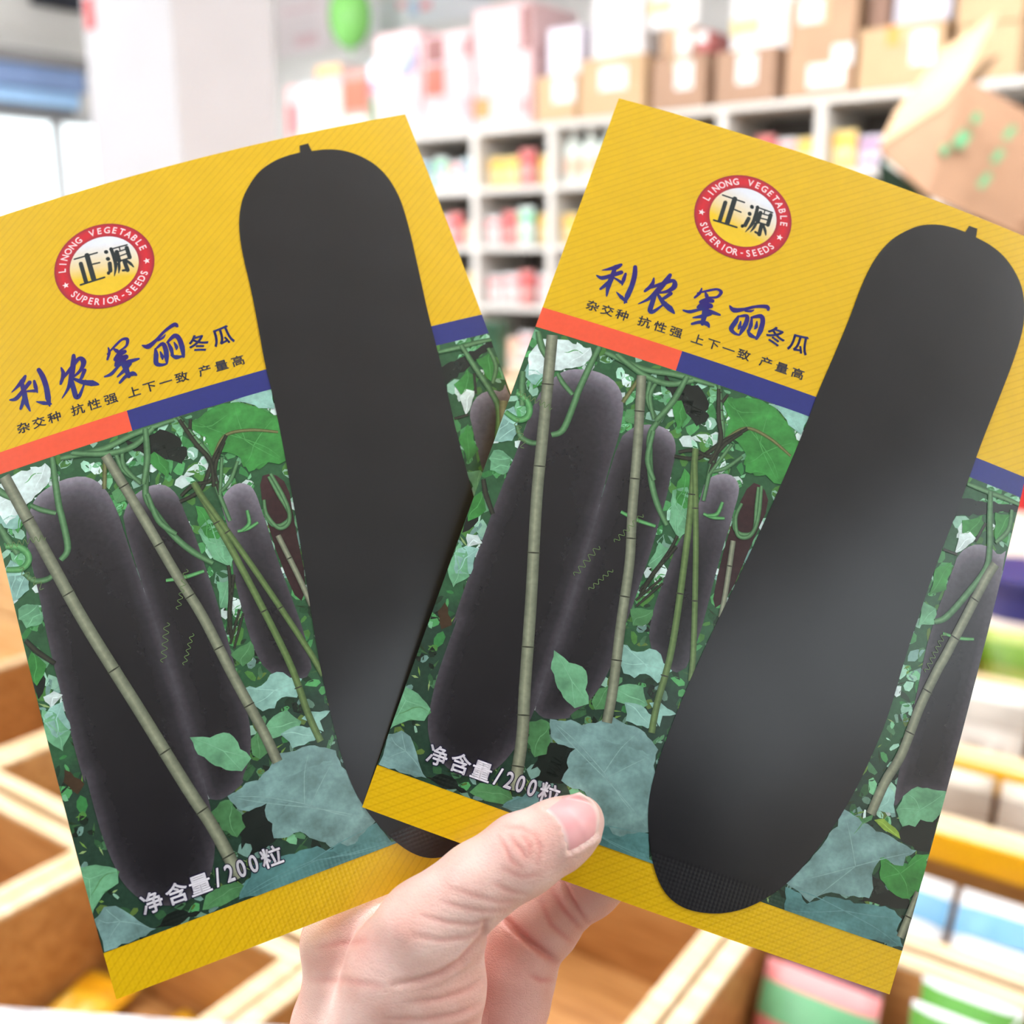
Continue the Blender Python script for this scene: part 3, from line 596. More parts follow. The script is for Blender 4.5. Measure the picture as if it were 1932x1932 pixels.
SM={'melon1':[(20.8,108.2),(16.6,108.8),(12.8,108.0),(9.9,106.7),(7.7,103.7),(6.3,100.5),(5.7,96.0),(5.7,90.1),(5.7,84.7),(5.3,77.7),(5.1,69.9),(5.1,63.0),(5.0,54.5),(5.0,48.2),(5.2,42.6),(5.8,45.3),(5.7,37.8),(5.8,31.2),(6.5,25.4),(7.2,21.1),(9.6,16.9),(13.4,14.2),(17.6,13.0),(22.3,15.0),(24.5,17.0),(26.1,20.2),(27.5,24.8),(28.1,30.8),(28.4,37.3),(27.9,34.6),(28.0,40.9),(28.1,46.8),(28.1,52.8),(28.0,58.4),(27.9,64.1),(27.7,69.8),(27.4,74.8),(27.1,80.3),(26.8,85.4),(26.5,91.0),(26.4,95.6),(26.0,99.1),(25.2,103.1),(23.4,106.3)],'melon2':[(26.7,95.1),(28.4,98.2),(30.5,99.8),(32.4,100.6),(34.7,101.0),(37.2,100.4),(38.9,98.6),(39.9,95.7),(40.1,91.8),(40.7,87.5),(40.9,83.7),(41.0,79.2),(41.2,75.5),(41.3,71.4),(41.2,66.5),(41.2,62.1),(41.0,56.9),(40.8,51.8),(40.8,47.5),(40.6,44.1),(39.8,40.1),(38.3,36.4),(35.7,33.1),(35.9,32.3),(32.1,30.8),(30.1,30.5),(27.7,31.8),(28.1,46.8),(27.9,64.1),(27.1,80.3)],'melon3':[(48.0,92.0),(49.4,93.9),(51.6,95.3),(53.8,95.3),(55.6,93.8),(56.1,91.2),(56.1,88.0),(56.3,84.2),(56.2,79.6),(56.3,75.4),(56.5,70.4),(56.8,65.4),(57.0,60.4),(56.9,56.0),(56.2,49.2),(50.6,49.3),(46.8,53.7),(45.9,57.9),(45.7,62.8),(45.9,68.1),(46.1,72.9),(46.5,77.3),(48.0,81.4),(48.1,87.8)],'melon3b':[(57.8,95.4),(60.9,95.4),(63.4,91.8),(62.2,83.2),(60.7,68.1),(57.8,64.6),(56.6,74.9),(56.5,87.8)],'melon4':[(112.3,100.4),(109.8,98.4),(108.4,95.9),(108.2,93.4),(107.8,90.1),(107.5,86.8),(107.0,82.6),(106.8,77.4),(106.7,73.1),(107.0,67.8),(107.4,62.2),(107.5,57.7),(107.8,48.4),(108.7,40.1),(109.3,37.2),(111.0,41.6),(120.4,44.8),(120.1,45.1),(119.9,72.0),(120.0,101.9),(118.0,99.5),(116.0,100.8)]}
POLES=[([(4.4,114.0),(9.5,92.5),(13.6,75.4),(19.5,54.5),(24.7,35.1),(27.5,25.3),(29.6,14.1)],2.6),
([(26.9,111.1),(30.8,95.9),(34.5,80.2),(37.5,68.9),(40.0,54.9),(42.7,41.3),(43.7,34.1)],2.2),
([(43.7,98.6),(47.8,79.4),(52.0,54.7),(52.7,41.9),(53.5,35.2)],1.5),
([(44.3,95.9),(50.5,76.6),(56.4,56.2),(58.2,48.5)],1.3),
([(57.9,81.1),(59.5,70.7),(60.3,63.8)],1.2),
([(117.7,97.4),(116.3,93.2),(113.9,83.2),(111.6,73.3),(110.5,69.1),(108.8,60.1),(107.6,49.1),(105.7,42.2),(104.5,34.5)],2.2),
([(119.9,22.2),(118.6,12.0)],1.8)]
VINES=[([(17.3,113.8),(23.6,113.0),(28.3,112.9),(33.1,113.8),(37.1,114.2),(43.5,114.5)],1.5,0),
([(15.6,114.7),(15.0,109.5),(14.4,102.9),(14.4,100.0),(14.0,93.0),(11.9,90.9)],1.5,0),
([(1.0,113.9),(3.0,110.5),(5.2,108.2)],1.6,0),
([(8.5,105.4),(10.5,103.5),(13.4,101.6)],1.2,0),
([(0.2,92.8),(3.3,91.9),(5.2,93.0),(5.3,95.0),(3.9,96.9),(1.2,98.0)],1.5,1),
([(3.8,90.6),(5.5,88.3),(8.0,87.7),(10.0,88.3)],1.3,0),
([(36.7,114.1),(35.7,108.3),(33.9,102.3),(33.0,98.6),(34.1,94.2),(36.5,88.0),(39.4,83.3),(42.8,79.5)],1.4,0),
([(29.1,111.9),(29.9,106.3),(32.9,102.5)],1.2,0),
([(40.3,96.4),(43.4,98.0),(47.6,98.0),(50.0,102.2),(52.7,105.7)],0.9,2),
([(44.6,114.0),(46.6,107.3),(48.6,102.2),(47.7,96.2)],1,2),
([(32.2,79.0),(36.0,78.4),(40.5,78.4)],0.9,1),
([(50.7,84.6),(52.7,85.7),(53.1,88.7)],0.9,1),
([(49.8,84.7),(52.1,84.6),(54.6,85.3)],0.8,1),
([(42.0,62.3),(43.3,68.2),(46.3,75.6)],1,2),
([(41.9,60.0),(43.9,63.4),(45.9,66.8)],0.6,2),
([(54.3,100.4),(51.6,96.6),(49.0,94.7)],1,0),
([(24.8,103.5),(26.7,110.6)],1.2,3),
([(60.4,95.3),(61.5,89.9),(61.8,85.7),(60.8,83.0),(58.5,82.7),(56.9,86.4),(57.3,89.9)],0.9,0),
([(44.8,114.5),(48.3,102.7),(48.5,94.0)],1,2),
([(47.0,113.3),(46.3,111.0)],0.9,2),
([(39.7,95.2),(44.9,96.6),(49.0,102.0),(53.6,107.1)],1,2),
([(51.2,102.3),(48.5,94.0)],1,0),
([(106.4,113.1),(109.4,113.1),(112.8,113.1),(116.2,113.2),(120.2,113.1)],1.2,0),
([(112.3,113.4),(113.7,107.3),(115.4,100.5),(115.7,95.4),(112.6,87.8),(109.4,81.5),(107.0,79.5)],1.5,0),
([(118.5,111.2),(118.9,106.4),(116.5,102.2)],1.2,0),
([(113.0,105.8),(111.7,100.8)],0.8,2),
([(104.6,96.1),(108.3,96.2)],0.8,2),
([(109.6,77.7),(113.7,78.0),(117.1,79.0)],0.8,1),
([(38.5,113.9),(33.4,111.2),(27.3,111.4),(20.0,114.1)],1.5,0),
([(36.9,114.4),(35.6,107.6),(33.2,101.7)],1.5,0),
([(44.5,114.8),(46.3,109.8),(48.6,103.7),(48.1,98.6),(48.9,87.5)],1.1,0),
([(64.8,104.3),(58.8,106.7),(53.1,107.0),(49.2,102.5)],0.8,3),
([(30.9,111.6),(30.2,107.1),(32.8,101.9)],1.1,0),
([(37.0,88.3),(34.2,92.5),(33.4,99.3)],1.3,0),
([(0.8,103.4),(1.8,99.8),(3.4,95.5)],1.6,0),
([(0.7,76.2),(2.5,73.0),(5.4,69.3)],1.2,2),
([(59.8,94.8),(60.7,90.2),(61.7,84.8),(59.5,83.2),(57.5,83.8),(56.5,86.4)],0.9,0),
([(45.8,78.0),(44.9,73.3),(41.6,63.3)],0.8,2),
([(45.4,67.8),(41.4,61.2)],0.7,2)]
LEAVES=[([(28.0,45.1),(31.9,43.6),(34.9,43.7),(36.8,42.2),(37.3,39.3),(38.6,36.8),(36.2,34.8),(34.1,35.5),(31.5,37.8),(28.5,41.0)],'g3'),
([(39.2,37.2),(40.0,40.3),(41.9,41.9),(43.6,37.3),(40.2,35.7)],'g2'),
([(41.4,51.3),(45.2,50.5),(47.5,52.3),(50.4,51.9),(51.4,50.3),(53.7,49.2),(51.5,45.7),(48.3,46.9),(46.4,45.3),(44.0,45.4),(42.3,47.2)],'g4'),
([(42.4,41.6),(45.6,43.4),(48.8,43.8),(50.7,40.7),(49.5,38.9),(46.1,39.1),(43.3,39.1)],'g3'),
([(45.9,39.5),(48.5,40.2),(52.8,38.7),(54.3,36.9),(52.4,35.7),(47.6,35.9)],'g4'),
([(51.2,40.9),(53.1,42.0),(57.4,40.7),(54.9,39.4),(54.8,37.0)],'g4'),
([(31.9,31.0),(38.4,31.4),(41.4,33.3),(44.8,35.9),(47.9,35.1),(51.1,35.3),(55.8,32.3),(56.1,28.8),(58.0,25.8),(58.0,19.4),(58.5,15.8),(56.6,16.0),(54.7,14.7),(52.2,15.2),(51.7,13.9),(49.0,13.6),(47.5,16.7),(45.3,19.1),(39.9,18.6),(38.2,19.4),(39.1,22.4),(37.9,24.3),(39.1,26.5),(35.3,26.6),(33.4,27.3)],'g5'),
([(28.3,10.5),(30.6,13.1),(34.1,13.9),(38.1,14.3),(49.2,13.0),(54.2,14.7),(59.3,14.9),(61.4,10.0),(45.4,7.9),(38.3,9.9)],'g4b'),
([(0.3,9.6),(0.3,16.3),(2.5,18.0),(4.6,17.3),(6.8,15.3),(8.1,13.0),(11.1,10.1)],'g5'),
([(20.8,10.6),(22.1,13.3),(24.8,13.8),(28.5,13.7),(29.9,12.4),(28.3,10.5),(24.3,10.0)],'g2'),
([(28.0,28.7),(30.2,30.4),(32.3,29.7),(33.5,26.4),(33.5,23.7),(31.3,22.0),(28.9,24.8)],'g2'),
([(-0.3,26.8),(2.3,26.3),(6.0,25.3),(7.1,23.8),(6.0,21.5),(1.0,19.3),(-0.3,20.3)],'g2'),
([(-5.1,29.6),(-2.8,27.9),(0.2,27.3),(3.2,26.6),(6.7,24.4),(6.4,21.8),(3.5,21.0),(-0.6,17.5),(-1.0,22.7)],'g3'),
([(32.0,30.5),(37.3,32.3),(43.3,30.1),(49.3,30.9),(55.1,30.8),(56.5,27.4),(57.6,20.1),(60.0,15.3),(57.4,14.8),(54.3,12.6),(52.2,12.4),(48.9,15.6),(48.2,14.9),(40.2,21.6),(40.2,23.1),(43.7,25.2),(38.5,27.0),(33.9,27.3)],'g5'),
([(28.2,10.0),(33.2,15.6),(39.2,15.3),(46.2,14.6),(51.2,10.8),(54.3,12.6),(63.1,9.3),(48.9,7.9)],'g4b'),
([(111.0,41.6),(113.2,43.3),(120.1,44.7),(119.8,39.5),(118.6,37.5),(116.0,36.9),(115.0,35.4),(112.3,34.3),(109.6,37.3)],'g3'),
([(106.7,41.8),(108.4,40.7),(109.7,36.5),(107.3,35.9),(105.5,35.9)],'g4'),
([(98.5,33.6),(98.0,29.8),(94.3,21.2),(90.9,14.7),(94.6,13.8),(97.0,12.7),(99.8,15.7),(102.2,16.2),(109.7,17.6),(109.6,19.7),(108.4,22.6),(109.4,26.2),(114.6,25.7),(115.0,28.3),(116.8,30.3),(111.1,31.4),(106.8,31.6)],'g5'),
([(91.0,14.2),(94.6,13.8),(96.5,12.2),(100.0,15.0),(102.1,15.7),(107.6,15.8),(114.6,17.2),(117.7,15.8),(117.4,13.0),(120.1,10.1),(104.0,8.8),(92.3,9.3)],'g4b'),
([(109.4,26.2),(110.1,26.7),(112.4,26.1),(115.6,26.6),(117.0,29.8),(119.7,30.7),(120.1,22.5),(118.1,20.3),(115.2,19.9),(112.9,20.8),(110.6,22.2)],'g1'),
([(105.6,33.7),(107.7,34.4),(110.7,33.5),(112.6,31.9),(109.9,32.1),(107.1,32.6)],'y1'),
([(102.1,33.4),(102.8,33.1),(105.3,34.7),(105.0,33.5),(103.2,31.8),(102.6,28.9),(102.0,29.0)],'g2'),
([(47.2,112.8),(53.8,114.7),(57.2,114.5),(62.4,111.4),(65.7,108.1),(65.4,102.6),(64.5,97.3),(62.8,96.7),(60.5,98.3),(56.1,97.2),(55.6,100.4),(52.4,103.2),(49.0,103.5),(49.1,108.0)],'g1'),
([(57.6,114.6),(61.2,115.5),(66.0,114.7),(65.7,110.1),(62.4,111.4)],'g4'),
([(0.7,107.8),(2.8,112.5),(7.1,113.9),(13.3,113.4),(13.3,109.0),(7.9,105.7),(2.4,102.8)],'w1'),
([(7.8,113.1),(11.0,113.2),(12.9,111.8),(10.9,110.6),(8.1,110.7)],'g1'),
([(4.0,103.4),(6.2,105.1),(6.7,102.3),(4.2,100.0)],'g1'),
([(-0.4,93.1),(1.8,94.8),(3.8,90.6),(2.5,86.3),(-0.0,85.5)],'g4'),
([(0.1,81.2),(0.7,83.3),(2.8,84.0),(5.0,82.9),(4.7,79.9),(2.6,79.2)],'g3'),
([(-0.6,71.6),(1.4,73.6),(3.7,69.7),(2.6,67.5),(0.5,65.9)],'g1'),
([(1.4,63.4),(3.9,63.8),(5.3,62.4),(2.5,60.1)],'w1'),
([(-0.0,58.3),(2.2,60.9),(4.9,60.9),(5.2,55.1),(2.0,54.0)],'g4'),
([(41.7,87.4),(44.7,89.4),(48.4,80.5),(46.2,77.4),(43.1,81.4)],'g3'),
([(35.1,107.1),(37.5,108.5),(39.9,104.9),(38.7,101.6)],'g1'),
([(26.2,102.0),(28.9,103.5),(30.8,101.7),(29.3,99.3),(26.6,99.3)],'g2'),
([(54.0,108.7),(57.4,109.6),(65.1,108.1),(64.4,104.4),(63.7,97.4),(60.7,97.8),(58.3,97.2),(55.2,98.7),(55.1,101.6),(52.5,104.8)],'g1'),
([(46.5,112.1),(51.7,113.4),(55.8,112.0),(54.3,108.1),(50.8,106.8),(47.5,109.4)],'g1'),
([(42.7,93.3),(45.8,90.4),(46.0,84.8),(43.5,83.8),(42.2,89.8)],'g1'),
([(42.4,86.0),(45.7,84.0),(45.4,78.1),(43.0,80.3)],'g3'),
([(42.4,75.1),(45.2,74.6),(44.0,68.7),(41.6,69.5)],'g3'),
([(40.8,59.2),(45.9,60.5),(45.7,57.1),(42.3,55.6)],'g2'),
([(0.4,60.8),(3.2,58.9),(5.0,54.5),(2.4,50.8),(-0.4,54.3)],'g3'),
([(0.8,82.0),(4.0,83.0),(5.6,80.7),(4.6,78.4),(1.3,78.7)],'g3'),
([(1.8,107.8),(4.7,107.2),(6.7,104.1),(5.1,100.9),(0.7,102.5)],'g4'),
([(0.3,91.1),(4.5,90.5),(4.0,86.6),(0.7,85.5)],'g4'),
([(11.7,112.7),(13.8,113.9),(14.6,111.7),(13.0,108.4),(9.7,107.7),(9.9,110.5)],'w1'),
([(107.5,104.1),(111.7,107.3),(113.5,103.9),(110.8,101.2),(108.2,101.5)],'g1'),
([(103.9,91.0),(107.6,94.0),(107.7,87.6),(104.3,84.8)],'g1'),
([(107.5,100.8),(109.6,102.4),(111.5,101.5),(109.8,98.4),(107.4,96.3)],'w1'),
([(103.2,82.8),(106.6,82.5),(107.2,78.8),(103.5,77.4)],'g3'),
([(114.7,108.9),(118.8,110.1),(119.2,103.2),(116.3,102.9)],'g1')]
DARKS=[([(33.6,112.0),(39.8,113.2),(43.6,109.6),(42.6,103.9),(39.3,105.7),(35.7,108.3)],'d'),
([(-0.2,70.3),(2.5,71.7),(2.9,66.7),(0.5,63.1)],'d'),
([(1.3,44.7),(2.1,47.3),(5.1,42.9),(3.3,41.4)],'d2'),
([(33.5,26.4),(38.9,26.9),(37.9,24.3),(39.1,22.4),(37.9,18.8),(32.8,20.2),(31.7,19.4),(32.4,24.2)],'d'),
([(34.7,23.6),(38.5,27.0),(39.0,24.0),(40.3,22.6),(39.0,19.2),(35.8,18.0),(32.9,17.7)],'d'),
([(112.0,34.2),(116.0,36.9),(118.6,37.5),(119.8,39.5),(119.9,31.0),(116.8,30.5),(112.4,31.8)],'d'),
([(108.5,22.4),(110.6,22.2),(112.9,20.8),(118.2,20.0),(118.8,18.0),(114.8,17.6),(107.2,16.2),(110.2,17.8)],'d'),
([(11.0,10.3),(14.9,12.6),(20.4,10.4),(15.1,9.5)],'d'),
([(103.3,31.6),(105.4,32.5),(105.7,30.5),(103.8,29.8)],'d'),
([(42.1,32.7),(46.6,34.7),(47.2,33.0),(44.8,30.4),(42.7,31.0)],'d'),
([(31.7,113.3),(44.7,106.9),(43.1,104.5),(33.1,109.9)],'d'),
([(105.3,109.0),(120.2,113.1),(119.8,111.3),(105.6,104.6)],'d'),
([(-5.8,110.2),(1.5,109.5),(2.2,103.3),(0.1,104.1)],'d')]
TITLE=[[(14.10,136.20,0.71),(13.20,135.20,1.32),(11.70,134.20,0.71),(10.30,133.40,0.18)],
[(9.50,131.70,0.35),(10.90,131.50,1.06),(12.80,132.80,0.97),(14.70,134.30,1.06)],
[(13.00,135.00,0.88),(13.00,132.30,1.23),(12.90,130.20,1.23),(13.30,127.40,0.35)],
[(13.10,132.00,0.62),(12.30,130.20,0.97),(11.40,128.70,0.62)],
[(13.70,132.40,0.44),(15.30,131.90,0.79),(15.90,131.40,0.26)],
[(15.80,134.30,0.62),(15.80,132.70,0.97),(15.90,131.20,0.26)],
[(17.40,136.70,0.97),(17.90,134.70,1.23),(18.10,131.90,1.23),(17.90,129.10,1.32),(17.80,127.00,0.35)],
[(18.20,127.40,0.44),(16.70,128.20,0.97),(15.20,129.10,0.26)],
[(22.40,135.40,0.35),(22.50,133.60,1.06),(21.40,131.50,0.62)],
[(21.50,132.10,0.44),(24.30,134.30,0.97),(26.80,136.20,0.97),(27.60,135.00,1.32),(26.50,133.30,0.88),(24.50,132.10,0.44)],
[(25.80,137.40,0.88),(25.40,135.90,1.23),(24.20,132.60,1.32),(22.80,129.90,0.79),(20.90,127.90,0.22)],
[(23.80,131.50,1.15),(23.90,129.40,1.15),(24.00,127.20,1.23),(24.90,127.30,0.88),(27.00,130.50,0.22)],
[(27.30,132.90,0.97),(26.20,131.30,0.79),(25.40,130.80,0.35)],
[(24.50,131.70,0.62),(26.20,130.20,1.15),(28.20,129.20,1.50),(29.50,128.40,0.44)],
[(33.80,136.60,0.35),(33.70,135.30,0.71),(32.90,133.80,0.53)],
[(33.20,135.10,0.35),(35.60,136.70,0.62),(37.30,137.60,0.62),(38.40,137.20,0.88),(37.80,135.70,0.62),(35.90,134.90,0.44)],
[(34.90,135.90,0.44),(35.40,135.20,0.97),(35.90,134.30,0.62)],
[(34.70,133.20,1.15),(35.80,134.10,1.32),(37.10,134.40,0.97)],
[(34.30,131.70,0.71),(35.40,132.60,1.76),(37.00,133.00,1.32)],
[(31.30,129.80,0.44),(32.90,130.00,0.88),(35.30,131.50,0.62),(37.40,131.60,1.15),(39.70,131.60,0.53)],
[(35.70,134.30,0.88),(36.20,131.70,1.59),(36.40,129.30,1.15),(36.50,128.00,0.88)],
[(34.00,128.80,0.35),(35.80,129.80,0.97),(37.60,131.00,0.71)],
[(34.20,127.20,0.62),(35.90,128.30,0.88),(37.50,128.40,1.23),(38.20,127.80,0.44)],
[(41.30,134.60,0.35),(42.50,133.90,1.32),(44.70,134.90,0.79),(47.10,136.50,0.71),(49.60,137.40,1.06),(50.10,136.80,0.71)],
[(45.10,134.60,0.44),(46.30,135.00,0.62),(47.00,135.60,0.18)],
[(43.90,132.80,0.44),(43.70,131.30,1.15),(43.20,129.20,1.15),(44.20,128.40,0.79),(45.40,128.30,0.44)],
[(44.10,132.80,0.44),(45.80,133.50,0.97),(46.10,131.80,1.15),(45.80,130.00,1.15),(45.50,128.40,0.44)],
[(44.80,131.70,0.35),(44.90,130.40,0.88),(44.80,129.60,0.26)],
[(47.00,133.50,0.44),(47.30,131.60,0.97),(47.20,129.70,0.53)],
[(46.90,133.50,0.53),(48.90,134.60,1.15),(49.70,133.50,1.15),(49.80,131.10,1.23),(49.50,128.80,0.62)],
[(49.40,129.00,0.44),(47.90,129.20,1.15),(46.90,130.10,0.35)],
[(48.40,133.00,0.35),(48.60,131.70,0.88),(48.40,131.00,0.26)]]
ZY=[[(31.66,161.81,0.42),(37.16,161.69,0.42)],
[(34.71,161.87,1.21),(34.75,155.06,1.21)],
[(35.43,159.03,0.42),(37.09,158.89,0.42)],
[(32.83,160.15,1.00),(32.89,154.94,1.00)],
[(31.50,154.63,0.48),(37.25,154.67,0.48)],
[(39.17,161.25,0.97),(39.25,161.09,0.97)],
[(39.15,159.27,0.97),(39.22,159.11,0.97)],
[(39.29,157.92,0.97),(38.97,155.85,0.97)],
[(38.43,155.56,0.81),(38.41,155.37,0.81)],
[(40.19,161.53,0.39),(44.33,161.42,0.39)],
[(40.49,161.64,0.81),(40.67,158.90,0.97),(40.42,156.57,0.81),(39.52,154.20,0.16)],
[(41.56,160.44,0.97),(41.57,157.74,0.97)],
[(44.06,160.72,0.97),(44.11,157.84,0.97)],
[(41.61,160.27,0.39),(44.15,160.38,0.39)],
[(41.64,158.98,0.39),(44.15,159.16,0.39)],
[(41.50,157.71,0.48),(44.13,157.76,0.48)],
[(42.42,161.23,0.32),(42.43,160.30,0.32)],
[(42.68,157.31,0.97),(42.84,154.69,0.97)],
[(42.82,154.77,0.65),(41.76,155.02,0.58)],
[(41.32,157.18,0.71),(41.10,155.89,0.65),(40.64,154.61,0.16)],
[(43.18,157.31,0.65),(43.90,156.19,0.71),(44.38,155.07,0.26)]]

BIG = [(66.3,114.5),(66.6,121),(67.9,131.5),(69.0,142),(69.4,149),(70.2,155.5),(71.4,160.3),(73.4,165),(76.2,168.6),(79.6,171.8),(83.6,173.6),(87.2,174.3),(90.7,174.4),(91.2,176.4),(93.4,176.5),(93.6,174.1),(97.4,173.7),(101,172.5),(104.3,170.3),(107.2,167.2),(109,163.8),(110.1,160),(110.6,155.6),(110.5,151.5),(110,145.5),(109.2,139),(108.3,132),(107.2,123.5),(106.5,116),(105.6,106),(104.4,96.5),(103.6,87.5),(103.0,78),(102.5,68.7),(102.4,60),(102.1,53.5),(101.2,47),(99.9,39),(98.2,32.2),(96.2,26.3),(93.4,19.2),(90.4,13.7),(86.5,9.2),(82.8,6.2),(78.6,4.1),(74.4,3.1),(70.7,3.0),(67.2,4.2),(64.3,6.7),(62.0,10),(60.1,13.7),(58.5,17.5),(57.4,21.4),(56.9,25.2),(56.7,29.6),(56.9,34.8),(57.3,41),(57.9,48),(58.6,54),(59.4,60),(61.1,71.3),(62.6,82),(63.9,92),(65.3,104)]
def smooth_poly(p, it=1, keep=()):
    for _ in range(it):
        q = []
        for i in range(len(p)):
            a, b = p[i], p[(i + 1) % len(p)]
            q += [(a[0] * .75 + b[0] * .25, a[1] * .75 + b[1] * .25), (a[0] * .25 + b[0] * .75, a[1] * .25 + b[1] * .75)]
        p = q
    return p
def ribbon(pts, closed_col, edge_col, sub=6, taper=False):
    """pts: (u, v, width); -> quads with a lighter middle"""
    P = [np.array(p[:2], float) for p in pts]; Wd = [p[2] for p in pts]
    C, WW = [], []
    n = len(P)
    for i in range(n - 1):
        p0 = P[max(i - 1, 0)]; p1 = P[i]; p2 = P[i + 1]; p3 = P[min(i + 2, n - 1)]
        for k in range(sub):
            t = k / sub
            C.append(.5 * (2 * p1 + (p2 - p0) * t + (2 * p0 - 5 * p1 + 4 * p2 - p3) * t * t + (3 * p1 - p0 - 3 * p2 + p3) * t ** 3)); WW.append(Wd[i] * (1 - t) + Wd[i + 1] * t)
    C.append(P[-1]); WW.append(Wd[-1]); C = np.array(C)
    T = np.gradient(C, axis=0); T /= np.linalg.norm(T, axis=1)[:, None] + 1e-9; Nn = np.stack([-T[:, 1], T[:, 0]], 1)
    return C, np.array(WW), Nn
def clipu(p): return (min(max(p[0], 0.05), PW - .05), min(max(p[1], 9.45), 114.87))
def band_flat(list_):
    """list of (pts with width, centre colour, edge colour) -> flat mesh data with a 3-vertex cross-section"""
    V, Fc, Cc = [], [], []
    for pts, cc, ec in list_:
        C, WW, Nn = ribbon(pts, cc, ec)
        o = len(V)
        for c, w_, nn in zip(C, WW, Nn):
            for s_, col in ((-.5, ec), (-.05, cc), (.5, ec)):
                V.append(clipu(c + nn * w_ * s_)); Cc.append(col)
        for i in range(len(C) - 1):
            for j in (0, 1): Fc.append((o + 3 * i + j, o + 3 * i + j + 1, o + 3 * i + j + 4, o + 3 * i + j + 3))
    return np.array(V), Fc, Cc
def stroke_flat(strokes, colf):
    V, Fc, Cc = [], [], []
    for st in strokes:
        C, WW, Nn = ribbon(st, None, None, 5); o = len(V)
        # rounded ends
        L = [tuple(c + n_ * w_ / 2) for c, w_, n_ in zip(C, WW, Nn)]; R_ = [tuple(c - n_ * w_ / 2) for c, w_, n_ in zip(C, WW, Nn)]
        for a, b in zip(L, R_): V += [a, b]; Cc += [colf(*a), colf(*b)]
        for i in range(len(C) - 1): Fc.append((o + 2 * i, o + 2 * i + 1, o + 2 * i + 3, o + 2 * i + 2))
        for e in (0, -1):
            k = len(V); c = C[e]; r = WW[e] / 2
            for q in range(10): V.append((c[0] + r * math.cos(q * math.pi / 5), c[1] + r * math.sin(q * math.pi / 5))); Cc.append(colf(*V[-1]))
            Fc.append(tuple(range(k, k + 10)))
    return np.array(V), Fc, Cc
GLY = {}
def glyph(ch, off=0.0):
    """filled outline of one character from the built-in font, normalised: returns verts, faces, bbox"""
    if (ch, off) in GLY: return GLY[ch, off]
    cu = bpy.data.curves.new('glyph', 'FONT'); cu.body = ch; cu.size = 1; cu.offset = off; cu.resolution_u = 4; cu.fill_mode = 'FRONT'
    ob = bpy.data.objects.new('glyph', cu); COL.objects.link(ob)
    dg = bpy.context.evaluated_depsgraph_get(); me = bpy.data.meshes.new_from_object(ob.evaluated_get(dg))
    V = np.array([v.co[:2] for v in me.vertices]) if len(me.vertices) else np.zeros((0, 2)); Fc = [tuple(p.vertices) for p in me.polygons]
    bpy.data.objects.remove(ob); bpy.data.curves.remove(cu); bpy.data.meshes.remove(me)
    GLY[ch, off] = (V, Fc); return V, Fc
def text_flat(items, col, bold=0.):
    """items: (char, centre u, centre v, scale or (sx, sy), rotation, offset, box-centred)"""
    Vs, Fs, Cs = [], [], []
    for ch, u, v, s, r, off in items:
        V, Fc = glyph(ch, off)
        if not len(V): continue
        V0, _ = glyph(ch, 0.0); lo, hi = V0.min(0), V0.max(0); c = (lo + hi) / 2
        sx, sy = s if isinstance(s, tuple) else (s, s)
        if ord(ch) > 0x2000: c = np.array([c[0], c[1]]) * .4 + np.array([.5, .38]) * .6
        q = (V - c) * np.array([sx, sy]); cr, sr = math.cos(r), math.sin(r)
        q = np.stack([q[:, 0] * cr - q[:, 1] * sr + u, q[:, 0] * sr + q[:, 1] * cr + v], 1)
        for dx, dy in [(0, 0)] + ([(bold * math.cos(k * math.pi / 4), bold * math.sin(k * math.pi / 4)) for k in range(8)] if bold else []):
            o = len(Vs); Vs += [(p[0] + dx, p[1] + dy) for p in q]; Fs += [tuple(o + i for i in f) for f in Fc]; Cs += [col(*p) if callable(col) else col for p in q]
    return np.array(Vs), Fs, Cs
G = {'g1': (62, 138, 66), 'g2': (78, 132, 84), 'g3': (108, 168, 128), 'g4': (142, 190, 178), 'g4b': (84, 132, 132), 'g5': (118, 154, 152), 'w1': (214, 234, 232), 'y1': (140, 176, 70), 'd': (28, 36, 32), 'd2': (66, 50, 34)}
def jag(poly, amp, r_):
    q = []
    for i in range(len(poly)):
        a, b = np.array(poly[i]), np.array(poly[(i + 1) % len(poly)]); L = np.linalg.norm(b - a); n = max(1, int(L / 1.1)); nn = np.array([-(b - a)[1], (b - a)[0]]) / (L + 1e-9)
        for k in range(n): q.append(clipu(a + (b - a) * k / n + nn * r_.uniform(-amp, amp)))
    return q
def leafcol(base, r_, c0, R_):
    b = np.array(srgb(*base)[:3]); ph = r_.uniform(0, 6.28); fr = r_.uniform(.25, .5)
    def f(u, v):
        k = 1 + .22 * math.sin(fr * u + ph) * math.cos(fr * 1.3 * v + ph) + .12 * math.sin(1.7 * u + v * 1.1 + ph)
        return tuple(b * k)
    return f
def melcol(poly, hi, lo, top=10.):
    A = np.array(poly); vmax = A[:, 1].max()
    B = np.roll(A, -1, 0); D_ = B - A; DD = (D_ ** 2).sum(1) + 1e-9
    H_ = np.array(srgb(*hi)[:3]); L_ = np.array(srgb(*lo)[:3])
    def f(u, v):
        p = np.array([u, v]); t = np.clip(((p - A) * D_).sum(1) / DD, 0, 1); d = np.sqrt((((A + D_ * t[:, None]) - p) ** 2).sum(1)).min()
        k = max(math.exp(-d / 1.4) * .18, math.exp(-(vmax - v) / top) * math.exp(-d / 4.) * 1.0)
        return tuple(L_ * (1 - k) + H_ * k)
    return f
